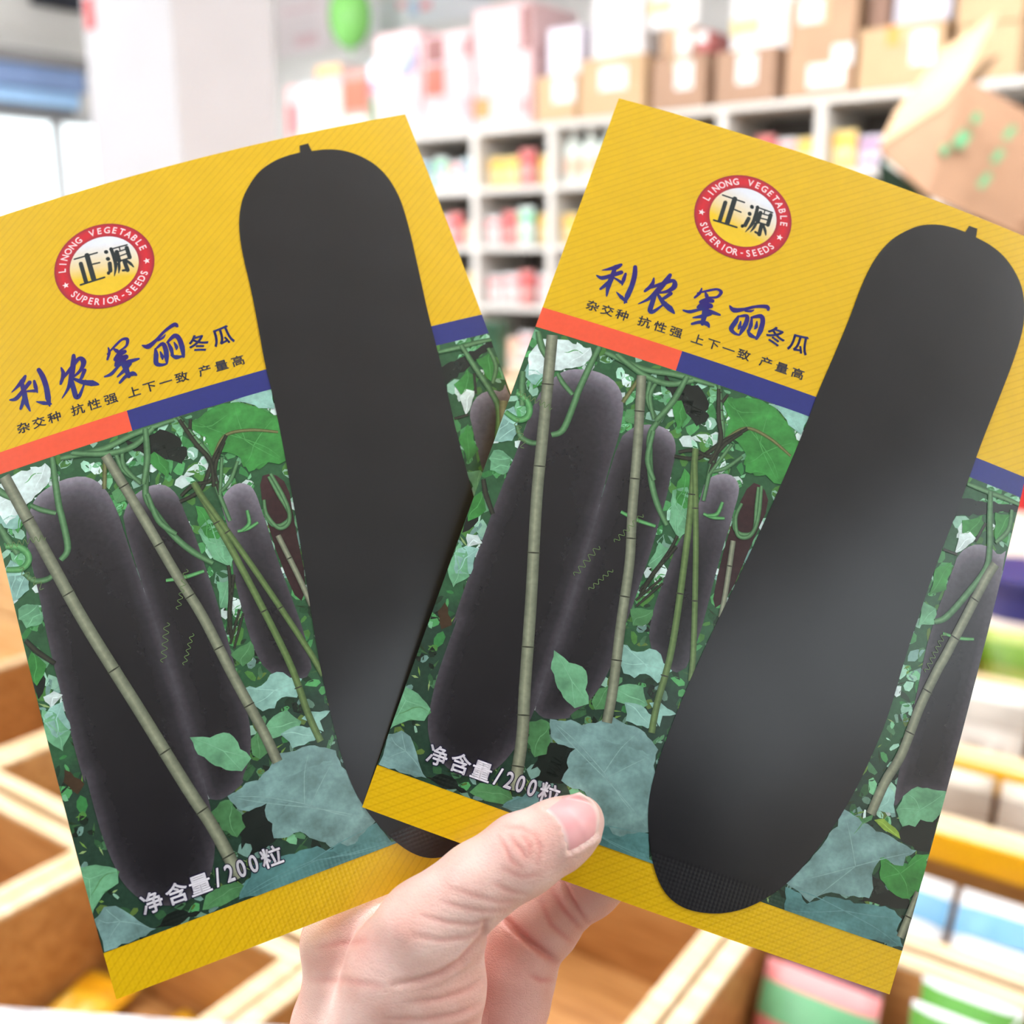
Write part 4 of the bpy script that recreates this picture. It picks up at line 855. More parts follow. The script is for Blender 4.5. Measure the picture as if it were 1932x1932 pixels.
# ---- build the flat design once
r_ = random.Random(3)
FL = {}
white3 = srgb(255, 255, 255)
rect = lambda a, b, c, d: [(a, b), (c, b), (c, d), (a, d)]
YC = srgb(230, 187, 18)
FL['face'] = flat_mesh([(rect(0, 0, PW, PH), YC)])
FL['photo'] = flat_mesh([(rect(0, 9.44, PW, 114.88), lambda u, v: srgb(*((48, 92, 60) if v > 45 else (40, 66, 52))))], big=1)
# loose foliage of the printed field
fol = []
PAL_T = [(58, 128, 70), (84, 160, 96), (120, 186, 140), (160, 212, 186), (210, 232, 228), (46, 92, 58), (76, 130, 62)]
PAL_B = [(54, 96, 62), (80, 130, 90), (110, 150, 130), (40, 66, 46), (96, 124, 60), (120, 160, 150), (30, 44, 34)]
for k in range(1900):
    u = r_.uniform(0, PW); v = r_.uniform(9.5, 114.8); t = (v - 9.4) / 105
    pal = PAL_T if r_.random() < t * 1.25 else PAL_B
    c = pal[r_.randrange(len(pal))]; L = r_.uniform(1.0, 3.0) * (1.35 if t > .5 else 1.0); wd = L * r_.uniform(.35, .8); a = r_.uniform(0, 6.28)
    pts = []
    for q in range(7):
        an = q * 2 * math.pi / 7; rr = 1 + r_.uniform(-.3, .25); x, y = L * .6 * math.cos(an) * rr, wd * .6 * math.sin(an) * rr
        pts.append(clipu((u + x * math.cos(a) - y * math.sin(a), v + x * math.sin(a) + y * math.cos(a))))
    sh_ = r_.uniform(.75, 1.15); fol.append((pts, tuple(min(1, x * sh_) for x in srgb(*c)[:3])))
for k in range(420):                       # fine mossy stalks
    u = r_.uniform(0, PW); v = r_.uniform(9.5, 70); a = r_.uniform(0, 3.14); L = r_.uniform(1, 3.4); w_ = r_.uniform(.12, .3)
    d = np.array([math.cos(a), math.sin(a)]); n = np.array([-d[1], d[0]]); c = np.array([u, v])
    fol.append(([clipu(c - d * L / 2), clipu(c + n * w_), clipu(c + d * L / 2), clipu(c - n * w_)], srgb(*r_.choice([(110, 150, 70), (60, 100, 60), (140, 170, 110), (40, 60, 36)]))))
FL['foliage'] = flat_mesh(fol, cut=None)
FL['darks'] = [flat_mesh([(jag(p, .35, r_), leafcol(G[c], r_, None, 1))], cut=2.5) for p, c in DARKS]
FL['leaves'] = []; FL['veins'] = []
for p, c in LEAVES:
    jp = jag(p, .28, r_); FL['leaves'].append(flat_mesh([(jp, leafcol(G[c], r_, None, 1))], cut=2.5))
    A = np.array(p); ce = A.mean(0); rad = np.linalg.norm(A - ce, axis=1); angs = np.arctan2(A[:, 1] - ce[1], A[:, 0] - ce[0]); order = sorted({int(np.argmax(rad * (1 + np.cos(angs - t0)))) for t0 in ((0, 1.26, 2.51, 3.77, 5.03) if rad.max() > 5 else (.5, 3.6))})
    vc = srgb(*[min(255, x + 26) for x in G[c]]); FL['veins'].append(band_flat([([(*ce, .28), (*(ce * .5 + A[i] * .5 + np.array([r_.uniform(-.5, .5), r_.uniform(-.5, .5)])), .2), (*(ce * .12 + A[i] * .88), .06)], vc, srgb(*G[c])) for i in order]))
FL['small'] = {k: flat_mesh([(smooth_poly([clipu(q) for q in v], 1), melcol(v, (158, 152, 166) if k != 'melon3b' else (70, 48, 50), (30, 29, 33) if k != 'melon3b' else (48, 28, 30), 9 if k != 'melon2' else 4))], cut=2.0) for k, v in SM.items()}
pc = srgb(150, 156, 132); pe = srgb(84, 90, 76); gc = srgb(112, 138, 84); ge = srgb(66, 90, 52)
FL['poles'] = [band_flat([([(*q, w_) for q in p], pc if i not in (2, 3) else gc, pe if i not in (2, 3) else ge)]) for i, (p, w_) in enumerate(POLES)]
nodes_ = []
for i, (p, w_) in enumerate(POLES):
    P_ = [np.array(q) for q in p]
    for a, b in zip(P_, P_[1:]):
        L = np.linalg.norm(b - a)
        if L < 8: continue
        d = (b - a) / L; n = np.array([-d[1], d[0]]); c = a + d * L * .55
        nodes_.append([(*(c - n * w_ * .56), .22), (*c, .34), (*(c + n * w_ * .56), .22)])
FL['nodes'] = band_flat([(n, srgb(52, 54, 44), srgb(70, 76, 62)) for n in nodes_])
VC = [((104, 150, 104), (44, 84, 52)), ((110, 178, 112), (48, 110, 60)), ((58, 62, 50), (30, 36, 30)), ((124, 130, 84), (70, 76, 44))]
FL['vines'] = [band_flat([([(*q, w_ * (.8 if j in (0, len(p) - 1) else 1)) for j, q in enumerate(p)], srgb(*VC[c][0]), srgb(*VC[c][1]))]) for p, w_, c in VINES]
def tendril(a, b, turns, amp):
    a, b = np.array(a), np.array(b); d = b - a; n = np.array([-d[1], d[0]]) / np.linalg.norm(d); k = turns * 6
    return [(*(a + d * t / k + n * amp * math.sin(t / 6 * 2 * math.pi)), .16) for t in range(k + 1)]
FL['tendrils'] = band_flat([(tendril(a, b, tn, am), srgb(120, 150, 96), srgb(60, 80, 50)) for a, b, tn, am in [((1.5, 98), (10, 97), 7, .6), ((37, 80), (33, 72), 6, .5), ((98 + 12, 78), (108, 68), 7, .5), ((30, 70), (27, 62), 5, .6), ((7, 86), (3, 92), 4, .7), ((34.5, 66), (31, 60), 5, .4)]])
def bigcol(u, v):
    k = .5 + .5 * math.sin(u * .23 + v * .11) * math.cos(v * .17 - u * .05); e = .03 * k
    b = np.array(srgb(30, 30, 33)[:3]); return tuple(b * (.85 + .3 * k))
sq = BIG[15:] + BIG[:13]
for _ in range(2):
    q_ = [sq[0]]
    for a, b in zip(sq, sq[1:]): q_ += [(a[0] * .75 + b[0] * .25, a[1] * .75 + b[1] * .25), (a[0] * .25 + b[0] * .75, a[1] * .25 + b[1] * .75)]
    sq = q_ + [sq[-1]]
FL['big'] = flat_mesh([(sq + [(91.2, 176.4), (93.4, 176.5)], bigcol)], cut=4)
FL['red'] = flat_mesh([(rect(0, 114.88, 34, 120.0), srgb(244, 92, 62))]); FL['blue'] = flat_mesh([(rect(34, 114.88, PW, 120.0), srgb(44, 52, 128))])
eu, ev = 37.93, 157.8
ell = lambda ra, rb, n=64: [(eu + ra * math.cos(q * 2 * math.pi / n), ev + rb * math.sin(q * 2 * math.pi / n)) for q in range(n)]
def ringcol(u, v):
    d = math.hypot((u - eu) / 11.8, (v - ev) / 11.3); k = abs(d - .84) / .16
    a = np.array(srgb(216, 36, 52)[:3]); b = np.array(srgb(150, 40, 56)[:3]); return tuple(a * (1 - min(1, k) ** 2) + b * min(1, k) ** 2)
def discf(u, v):
    k = ((u - eu) * .25 + (v - ev)) / 8; k = min(1, max(0, k * .8 + .35)); a = np.array(srgb(240, 200, 40)[:3]); b = np.array(srgb(236, 240, 252)[:3]); return tuple(a * (1 - k) + b * k)
FL['ring'] = flat_mesh([(ell(11.8, 11.3), ringcol)], cut=1.0); FL['disc'] = flat_mesh([(ell(8.1, 7.8), discf)], cut=1.5)
def arc_text(s, a0, a1, ra, rb, sc, inside):
    it = []; n = len(s)
    for i, ch in enumerate(s):
        a = math.radians(a0 + (a1 - a0) * i / (n - 1)); u, v = eu + ra * math.cos(a), ev + rb * math.sin(a)
        if ch != ' ': it.append((ch, u, v, sc, a + (-math.pi / 2 if not inside else math.pi / 2), .018))
    return it
FL['etext'] = text_flat(arc_text('LINONG VEGETABLE', 168, 10, 9.9, 9.5, (2.15, 2.4), False) + arc_text('SUPERIOR-SEEDS', 212, 328, 9.9, 9.5, (2.1, 2.4), True), srgb(250, 222, 226))
star = lambda u, v, r0: [(u + (r0 if q % 2 == 0 else r0 * .42) * math.sin(q * math.pi / 5), v + (r0 if q % 2 == 0 else r0 * .42) * math.cos(q * math.pi / 5)) for q in range(10)]
FL['stars'] = flat_mesh([(star(eu - 9.75, ev - 2.1, .85), srgb(250, 230, 232)), (star(eu + 9.75, ev - 2.1, .85), srgb(250, 230, 232))], cut=None)
FL['echar'] = stroke_flat(ZY, lambda u, v: srgb(34, 44, 46))
FL['title'] = stroke_flat(TITLE, lambda u, v: srgb(40, 26, 118) if (v > 132) else srgb(34, 40, 122))
FL['title2'] = text_flat([('冬', 53.6, 131.0, 4.8, 0, 0), ('瓜', 59.3, 131.2, 5.0, 0, 0)], srgb(40, 44, 110), .11)
sl = []
for s_, u0, u1 in (('杂交种', 11.0, 18.2), ('抗性强', 23.6, 31.3), ('上下一致', 36.6, 47.8), ('产量高', 53.2, 61.0)):
    for i, ch in enumerate(s_): sl.append((ch, u0 + (u1 - u0) * i / (len(s_) - 1), 124.0, (3.15, 2.7), 0, 0))
FL['slogan'] = text_flat(sl, srgb(66, 66, 78), .05)
wt = [('净', 11.7), ('含', 16.9), ('量', 21.7), ('/', 25.4), ('2', 27.9), ('0', 30.4), ('0', 33.0), ('粒', 36.9)]
mk = lambda off: [(ch, u, 15.6 + .05 * i, (4.6, 4.4) if ord(ch) > 255 else ((3.6, 5.0) if ch != '/' else (4.2, 5.2)), 0, 0) for i, (ch, u) in enumerate(wt)]
FL['weight_edge'] = text_flat(mk(0), srgb(30, 26, 58), .3); FL['weight'] = text_flat(mk(0), srgb(240, 238, 248), .085)

def build_packet(key, label):
    S = Sheet(key); root, _ = S.pts(np.array([[PW / 2, 0.]]), 0.); root = root[0]
    o = thing('seed_packet', label, 'seed packet', tuple(root))
    # paper body: closed pouch, front face the sheet, back face slightly bulged by the seeds
    nu, nv = 24, 36; us = np.linspace(0, PW, nu + 1); vs = np.linspace(0, PH, nv + 1)
    uv = np.array([(u, v) for v in vs for u in us]); P, N = S.pts(uv, -.02)
    bul = np.array([-(.35 + .5 * max(0, math.sin(math.pi * u / PW)) ** .6 * max(0, math.sin(math.pi * v / PH)) ** .6) for u, v in uv]); Q, _ = S.pts(uv, bul)
    n = len(uv); Fc = []; idx = lambda i, j: j * (nu + 1) + i
    for j in range(nv):
        for i in range(nu):
            q = (idx(i, j), idx(i + 1, j), idx(i + 1, j + 1), idx(i, j + 1)); Fc.append(q); Fc.append(tuple(n + k for k in q[::-1]))
    rim = [idx(i, 0) for i in range(nu)] + [idx(nu, j) for j in range(nv)] + [idx(i, nv) for i in range(nu, 0, -1)] + [idx(0, j) for j in range(nv, 0, -1)]
    for a, b in zip(rim, rim[1:] + rim[:1]): Fc.append((b, a, n + a, n + b))
    me = bpy.data.meshes.new('packet_body'); me.from_pydata((np.vstack([P, Q]) - root).tolist(), [], Fc); me.polygons.foreach_set('use_smooth', [True] * len(Fc))
    bm = bmesh.new(); bm.from_mesh(me); bmesh.ops.recalc_face_normals(bm, faces=bm.faces); bm.to_mesh(me); bm.free(); me.set_sharp_from_angle(angle=.6)
    link('packet_body', me, mat('packet_paper', (232, 196, 70), .4, .06, 60), o)
    E_ = lambda nm, k, h, m, par=o: emit(nm, S, FL[k] if isinstance(k, str) else k, h, m, par, root if par is o else root)
    H = .022
    E_('yellow_face', 'face', 0., YEL)
    ph = E_('field_photo', 'photo', H, PHOTO)
    fo = E_('printed_foliage', 'foliage', 2 * H, PHOTO, ph); fo['kind'] = 'stuff'
    for f in FL['darks']: E_('printed_shadow', f, 3 * H, PHOTO, ph)
    for k in ('melon3b', 'melon4', 'melon3', 'melon2', 'melon1'): E_('printed_small_melon', FL['small'][k], {'melon3b': 3, 'melon4': 4, 'melon3': 4, 'melon2': 5, 'melon1': 6}[k] * H, PHOTO, ph)
    for i, (f, g) in enumerate(zip(FL['leaves'], FL['veins'])):
        lv = E_('printed_leaf', f, (6.4 + .12 * (i % 5)) * H, PHOTO, ph)
        lv2 = E_('printed_vein', g, (7.1 + .05 * (i % 5)) * H, PHOTO, ph); lv2['kind'] = 'stuff'
    for i, f in enumerate(FL['vines']): E_('printed_vine', f, (8 + .1 * (i % 6)) * H, PHOTO, ph)
    for i, f in enumerate(FL['poles']): E_('printed_bamboo_pole', f, (9 + .1 * i) * H, PHOTO, ph)
    E_('printed_pole_nodes', 'nodes', 10 * H, PHOTO, ph)['kind'] = 'stuff'; E_('printed_tendrils', 'tendrils', 10.4 * H, PHOTO, ph)['kind'] = 'stuff'
    E_('red_band', 'red', 2 * H, INK); E_('blue_band', 'blue', 2 * H, INK)
    tag(E_('printed_melon', 'big', 11 * H, INK), 'large near black winter melon printed on the packet')
    em = E_('round_emblem', 'ring', 2 * H, INK); tag(em, 'round red and white emblem')
    E_('emblem_disc', 'disc', 3 * H, INK, em); E_('emblem_lettering', 'etext', 3.5 * H, INK, em); E_('emblem_star', 'stars', 3.5 * H, INK, em); E_('emblem_characters', 'echar', 4 * H, INK, em)
    ti = E_('title_lettering', 'title', 2 * H, INK); E_('title_suffix', 'title2', 2 * H, INK, ti)
    E_('slogan_lettering', 'slogan', 2 * H, INK)
    we = E_('weight_lettering_edge', 'weight_edge', 10.7 * H, INK); E_('weight_lettering', 'weight', 11.3 * H, INK, we)
    return o
build_packet('L', 'glossy yellow seed packet tucked under the other packet and the thumb')
build_packet('R', 'glossy yellow seed packet lying over the other packet, pinched by the thumb tip')
# ================================================================== THE HAND
def c3(px, py, z): return np.array([(px - 966) / FPX * z, (966 - py) / FPX * z, z])
def chain(*k): return [(c3(a, b, z), r) for a, b, z, r in k]
THUMB = chain((1096, 1546, 217.1, 4.7), (1078, 1560, 216.1, 6.3), (1050, 1577, 215.3, 7.3), (985, 1612, 214, 8.2), (900, 1668, 213, 8.2), (805, 1752, 213.5, 10), (765, 1830, 217, 12.5), (735, 1960, 224, 15))
WEB = chain((640, 1775, 231.4, 8.5), (700, 1737, 231.8, 8.5), (790, 1722, 235, 8))
THEN = chain((850, 1775, 217, 7.4), (822, 1860, 219, 10.6), (790, 1960, 224, 13.0), (760, 2100, 232, 16))
DORS = chain((655, 1795, 233, 9), (660, 1850, 231.5, 10), (652, 1940, 232, 12), (650, 2080, 236, 15))
INDEX = chain((900, 2080, 243, 12.5), (930, 1945, 241, 11.2), (953, 1885, 240, 10.2), (968, 1832, 240, 9.8), (987, 1778, 241, 9.0), (1022, 1735, 243, 9.2), (1048, 1703, 244, 8.4), (1105, 1664, 241, 8.2), (1160, 1620, 235, 7.6), (1198, 1590, 231, 7.0), (1216, 1574, 229.2, 6.0))
def shifted(ch, dx, dy, dz, k, cut=None): return [(p + np.array([dx, dy, dz]), r * k) for p, r in (ch if cut is None else ch[:cut])]
MID = shifted(INDEX, -3, 1, 16.5, 1.02, 7) + chain((1085, 1650, 261, 8.2), (1150, 1580, 258, 7.5), (1178, 1528, 252.6, 6.3)); RING = shifted(MID, -3, -3, 15.5, .95); PINK = shifted(MID, -7, -10, 29, .82, 9)
PALM = [chain((790, 1900, 238, 13), (770, 2020, 241, 16), (740, 2200, 246, 19)), chain((880, 2060, 258, 13), (780, 2180, 258, 17)), chain((850, 2080, 272, 13), (760, 2220, 264, 18)), chain((820, 2120, 286, 12), (740, 2260, 272, 17)), chain((660, 1860, 240, 10), (700, 1960, 246, 14), (700, 2160, 256, 18))]
WR = [(c3(735, 2150, 240), 20), (np.array([-32., -152, 243]), 22), (np.array([-42., -185, 236]), 23), (np.array([-55., -222, 226]), 25)]
WR2 = [(c3(735, 2180, 262), 18), (np.array([-34., -158, 262]), 19), (np.array([-42., -190, 254]), 21), (np.array([-55., -224, 244]), 24)]
CHAINS = [THUMB, THEN, DORS, INDEX, MID, RING, PINK, WEB] + PALM + [WR, WR2]
def cone_sdf(P, a, b, r1, r2):
    ba = b - a; L2 = ba @ ba; pa = P - a; t = np.clip((pa @ ba) / L2, 0, 1)
    return np.sqrt(((pa - t[..., None] * ba) ** 2).sum(-1)) - (r1 + (r2 - r1) * t)
def smin(a, b, k):
    h = np.maximum(k - np.abs(a - b), 0) / k; return np.minimum(a, b) - h * h * k * .25
SEGS = [(ci, a, b, r1, r2) for ci, ch in enumerate(CHAINS) for (a, r1), (b, r2) in zip(ch, ch[1:])]
def sdf(P):
    d = np.full(P.shape[:-1], 50., np.float32); prev = None
    per = {}
    for ci, a, b, r1, r2 in SEGS:
        e = cone_sdf(P, a, b, r1, r2).astype(np.float32); per[ci] = e if ci not in per else smin(per[ci], e, 1.6)
    for ci, e in per.items(): d = smin(d, e, 1.2 if ci in (4, 5, 6) else 3.2)
    return d
VOX = .55
lo = np.array([-86., -246, 196]); hi = np.array([46., -52, 312]); dims = np.ceil((hi - lo) / VOX).astype(int)
fld = np.full(dims, 40., np.float32)
per = {}
for ci, ch in enumerate(CHAINS):
    A = np.array([p for p, r in ch]); rm = max(r for p, r in ch) + 5
    i0 = np.maximum(((A.min(0) - rm - lo) / VOX).astype(int), 0); i1 = np.minimum(((A.max(0) + rm - lo) / VOX).astype(int) + 1, dims)
    gx, gy, gz = [lo[k] + VOX * np.arange(i0[k], i1[k], dtype=np.float32) for k in range(3)]
    e = None
    for (a, r1), (b, r2) in zip(ch, ch[1:]):
        ba = (b - a).astype(np.float32); L2 = float(ba @ ba); X = (gx - a[0])[:, None, None]; Y = (gy - a[1])[None, :, None]; Z = (gz - a[2])[None, None, :]
        t = np.clip((X * ba[0] + Y * ba[1] + Z * ba[2]) / L2, 0, 1)
        d = np.sqrt((X - t * ba[0]) ** 2 + (Y - t * ba[1]) ** 2 + (Z - t * ba[2]) ** 2) - (r1 + (r2 - r1) * t)
        e = d if e is None else smin(e, d, 1.6)
    sl_ = tuple(slice(i0[k], i1[k]) for k in range(3)); fld[sl_] = smin(fld[sl_], e, 1.2 if ci in (4, 5, 6) else 3.2)
# surface nets
ins = fld < 0
c8 = [(i, j, k) for i in (0, 1) for j in (0, 1) for k in (0, 1)]
sub = lambda arr, o: arr[o[0]:arr.shape[0] - 1 + o[0], o[1]:arr.shape[1] - 1 + o[1], o[2]:arr.shape[2] - 1 + o[2]]
cnt = sum(sub(ins, o).astype(np.int8) for o in c8); act = (cnt > 0) & (cnt < 8)
ci_ = np.argwhere(act); vid = -np.ones(act.shape, np.int32); vid[act] = np.arange(len(ci_))
acc = np.zeros((len(ci_), 3)); nn = np.zeros(len(ci_))
val = {o: fld[ci_[:, 0] + o[0], ci_[:, 1] + o[1], ci_[:, 2] + o[2]] for o in c8}
for o in c8:
    for ax in range(3):
        if o[ax]: continue
        q = list(o); q[ax] = 1; q = tuple(q); a, b = val[o], val[q]; m_ = (a < 0) != (b < 0); t = np.where(m_, a / np.where(a == b, 1, a - b), 0)
        p = np.array(o, float)[None, :].repeat(len(ci_), 0); p[:, ax] = t; acc[m_] += p[m_]; nn[m_] += 1
HV = lo + (ci_ + acc / nn[:, None]) * VOX
quads = []
for ax in range(3):
    s0 = [slice(1, -1)] * 3; a_ = ins; sl1 = [slice(None)] * 3; sl2 = [slice(None)] * 3; sl1[ax] = slice(0, -1); sl2[ax] = slice(1, None)
    ch_ = a_[tuple(sl1)] != a_[tuple(sl2)]; e = np.argwhere(ch_); o1, o2 = (ax + 1) % 3, (ax + 2) % 3
    e = e[(e[:, o1] > 0) & (e[:, o2] > 0) & (e[:, o1] < dims[o1] - 1) & (e[:, o2] < dims[o2] - 1)]
    def g_(d1, d2):
        q = e.copy(); q[:, o1] -= d1; q[:, o2] -= d2; return vid[q[:, 0], q[:, 1], q[:, 2]]
    Q = np.stack([g_(1, 1), g_(0, 1), g_(0, 0), g_(1, 0)], 1); fl_ = ins[e[:, 0], e[:, 1], e[:, 2]]; Q[~fl_] = Q[~fl_][:, ::-1]
    quads.append(Q)
quads = np.vstack(quads); quads = quads[(quads >= 0).all(1)]
# relax a little, then press the skin folds in
def relax(V, Q, it, lam=.5):
    n = len(V); I = np.concatenate([Q[:, [0, 1]], Q[:, [1, 2]], Q[:, [2, 3]], Q[:, [3, 0]]]); I = np.vstack([I, I[:, ::-1]])
    for _ in range(it):
        s = np.zeros_like(V); c = np.zeros(n)
        for k in range(3): s[:, k] = np.bincount(I[:, 0], V[I[:, 1], k], n)
        c = np.bincount(I[:, 0], minlength=n); V = V + lam * (s / np.maximum(c, 1)[:, None] - V)
    return V
HV = relax(HV, quads, 4)
def vnormals(V, Q):
    n = np.cross(V[Q[:, 2]] - V[Q[:, 0]], V[Q[:, 3]] - V[Q[:, 1]]); out = np.zeros_like(V)
    for k in range(4): np.add.at(out, Q[:, k], n)
    return out / (np.linalg.norm(out, axis=1)[:, None] + 1e-9)
# one Catmull-Clark like refinement by hand would be slow: refine with a modifier later; folds are pressed in here
NV = vnormals(HV, quads)
if NV[np.argmin(HV[:, 2])][2] > 0: quads = quads[:, ::-1]; NV = -NV
pxy = np.stack([966 + FPX * HV[:, 0] / HV[:, 2], 966 - FPX * HV[:, 1] / HV[:, 2]], 1)
def dist_poly(pts, P):
    best = np.full(len(P), 1e9); tt = np.zeros(len(P)); n = len(pts) - 1
    for i in range(n):
        a, b = np.array(pts[i], float), np.array(pts[i + 1], float); d = b - a; t = np.clip(((P - a) @ d) / (d @ d), 0, 1); r = np.linalg.norm(P - (a + t[:, None] * d), axis=1); m_ = r < best
        best[m_] = r[m_]; tt[m_] = (i + t[m_]) / n
    return best, tt
near = NV[:, 2] < -.05                        # skin that looks towards the viewer's side
front = near & (HV[:, 2] < 229); back_ = (HV[:, 2] > 226) & (HV[:, 2] < 256)
disp = np.zeros(len(HV)); redd = np.zeros(len(HV))
FOLDS = [  # (points, depth mm, width px, where)
 ([(944, 1725), (965, 1748), (1000, 1780), (1048, 1814)], .95, 6, 'b'), ([(940, 1722), (990, 1765), (1050, 1816)], .5, 14, 'b'),
 ([(1063, 1660), (1075, 1690), (1090, 1715), (1106, 1740)], .7, 5, 'b'), ([(1040, 1680), (1062, 1715), (1098, 1757)], .35, 6, 'b'), ([(1020, 1700), (1040, 1745), (1080, 1780)], .22, 6, 'b'),
 ([(905, 1880), (890, 1932), (880, 1990)], .3, 8, 'b'), ([(1000, 1840), (1020, 1850), (1046, 1850)], .25, 6, 'b'),
 ([(915, 1740), (912, 1765), (890, 1790), (868, 1815), (830, 1838), (790, 1850), (740, 1858)], .75, 6, 'f'),
 ([(912, 1850), (880, 1870), (830, 1886), (770, 1892)], .35, 6, 'f'), ([(905, 1895), (860, 1915), (800, 1925), (730, 1922)], .35, 6, 'f'), ([(900, 1925), (850, 1950), (790, 1960)], .3, 6, 'f'),
 ([(915, 1752), (880, 1770), (830, 1775), (780, 1765)], .25, 6, 'f'), ([(925, 1736), (890, 1745), (840, 1740), (795, 1728)], .22, 5, 'f'),
 ([(950, 1718), (915, 1720), (870, 1712), (830, 1700)], .18, 5, 'f'), ([(975, 1700), (940, 1702), (895, 1690), (850, 1675)], .16, 5, 'f'), ([(1000, 1688), (965, 1682), (930, 1668)], .18, 5, 'f'),
 ([(962, 1576), (972, 1590), (985, 1605), (992, 1622)], .28, 5, 'f'), ([(940, 1578), (955, 1600), (965, 1625), (985, 1640)], .2, 5, 'f'), ([(985, 1575), (1000, 1595), (1000, 1620)], .18, 5, 'f'), ([(1008, 1570), (1020, 1600), (1012, 1632)], .14, 5, 'f'), ([(955, 1560), (985, 1562), (1005, 1575)], .14, 5, 'f'), ([(950, 1640), (985, 1655), (1020, 1650)], .14, 5, 'f'),
 ([(600, 1790), (640, 1780), (690, 1775)], .15, 7, 'f'), ([(590, 1850), (650, 1850), (720, 1862)], .18, 7, 'f')]
for pts, dep, wd, where in FOLDS:
    d, t = dist_poly(pts, pxy); m_ = front if where == 'f' else back_ & (HV[:, 2] > 226)
    g = np.exp(-(d / wd) ** 2) * np.sin(np.pi * np.clip(t * .9 + .05, 0, 1)) ** .5 * m_; disp -= dep * g; redd += .5 * g
    g2 = np.exp(-((d - wd * 1.9) / wd) ** 2) * np.sin(np.pi * np.clip(t * .9 + .05, 0, 1)) * m_; disp += .25 * dep * g2
# raised nail wall and the sunk nail bed
NAIL = [(1024, 1530), (1046, 1542), (1059, 1563), (1066, 1590), (1068, 1612), (1095, 1598), (1120, 1580), (1130, 1555), (1126, 1526), (1111, 1505), (1090, 1497), (1060, 1506)]
def inpoly(P, poly):
    c = np.zeros(len(P), bool); n = len(poly)
    for i in range(n):
        (x1, y1), (x2, y2) = poly[i], poly[(i + 1) % n]; m_ = ((y1 > P[:, 1]) != (y2 > P[:, 1])) & (P[:, 0] < (x2 - x1) * (P[:, 1] - y1) / (y2 - y1 + 1e-12) + x1); c ^= m_
    return c
dn, tn = dist_poly(NAIL + NAIL[:1], pxy); inn = inpoly(pxy, NAIL)
prox = dist_poly([(1020, 1526), (1046, 1540), (1060, 1563), (1067, 1590), (1069, 1614), (1095, 1602), (1124, 1584)], pxy)[0]
disp += np.where(front & ~inn, .55 * np.exp(-(prox / 9) ** 2), 0)
disp -= np.where(front & inn, .55 * (1 - np.exp(-(dn / 7) ** 2)), 0)
redd += np.where(front, .5 * np.exp(-(np.linalg.norm(pxy - np.array([690, 1775]), axis=1) / 45) ** 2), 0) + np.where(front, .35 * np.exp(-(np.linalg.norm((pxy - np.array([980, 1600])) * np.array([.7, 1]), axis=1) / 45) ** 2), 0)
redd += np.where(back_ & ~front, .45, 0)
disp += np.where(front, .9 * np.exp(-(np.linalg.norm((pxy - np.array([735, 1745])), axis=1) / 42) ** 2), 0)
HV = HV + NV * disp[:, None]
hand_root = cam2w(np.array([-50., -235, 230]) / 1000)
HW = np.array([cam2w(p) for p in HV / 1000]) - hand_root
me = bpy.data.meshes.new('hand_skin'); me.from_pydata(HW.tolist(), [], quads.tolist())
ca = me.color_attributes.new('red', 'FLOAT_COLOR', 'POINT'); rr = np.clip(redd, 0, 1).astype(np.float32); ca.data.foreach_set('color', np.stack([rr, rr, rr, np.ones_like(rr)], 1).ravel())
me.polygons.foreach_set('use_smooth', [True] * len(me.polygons))
bm = bmesh.new(); bm.from_mesh(me); bmesh.ops.recalc_face_normals(bm, faces=bm.faces); bm.to_mesh(me); bm.free()
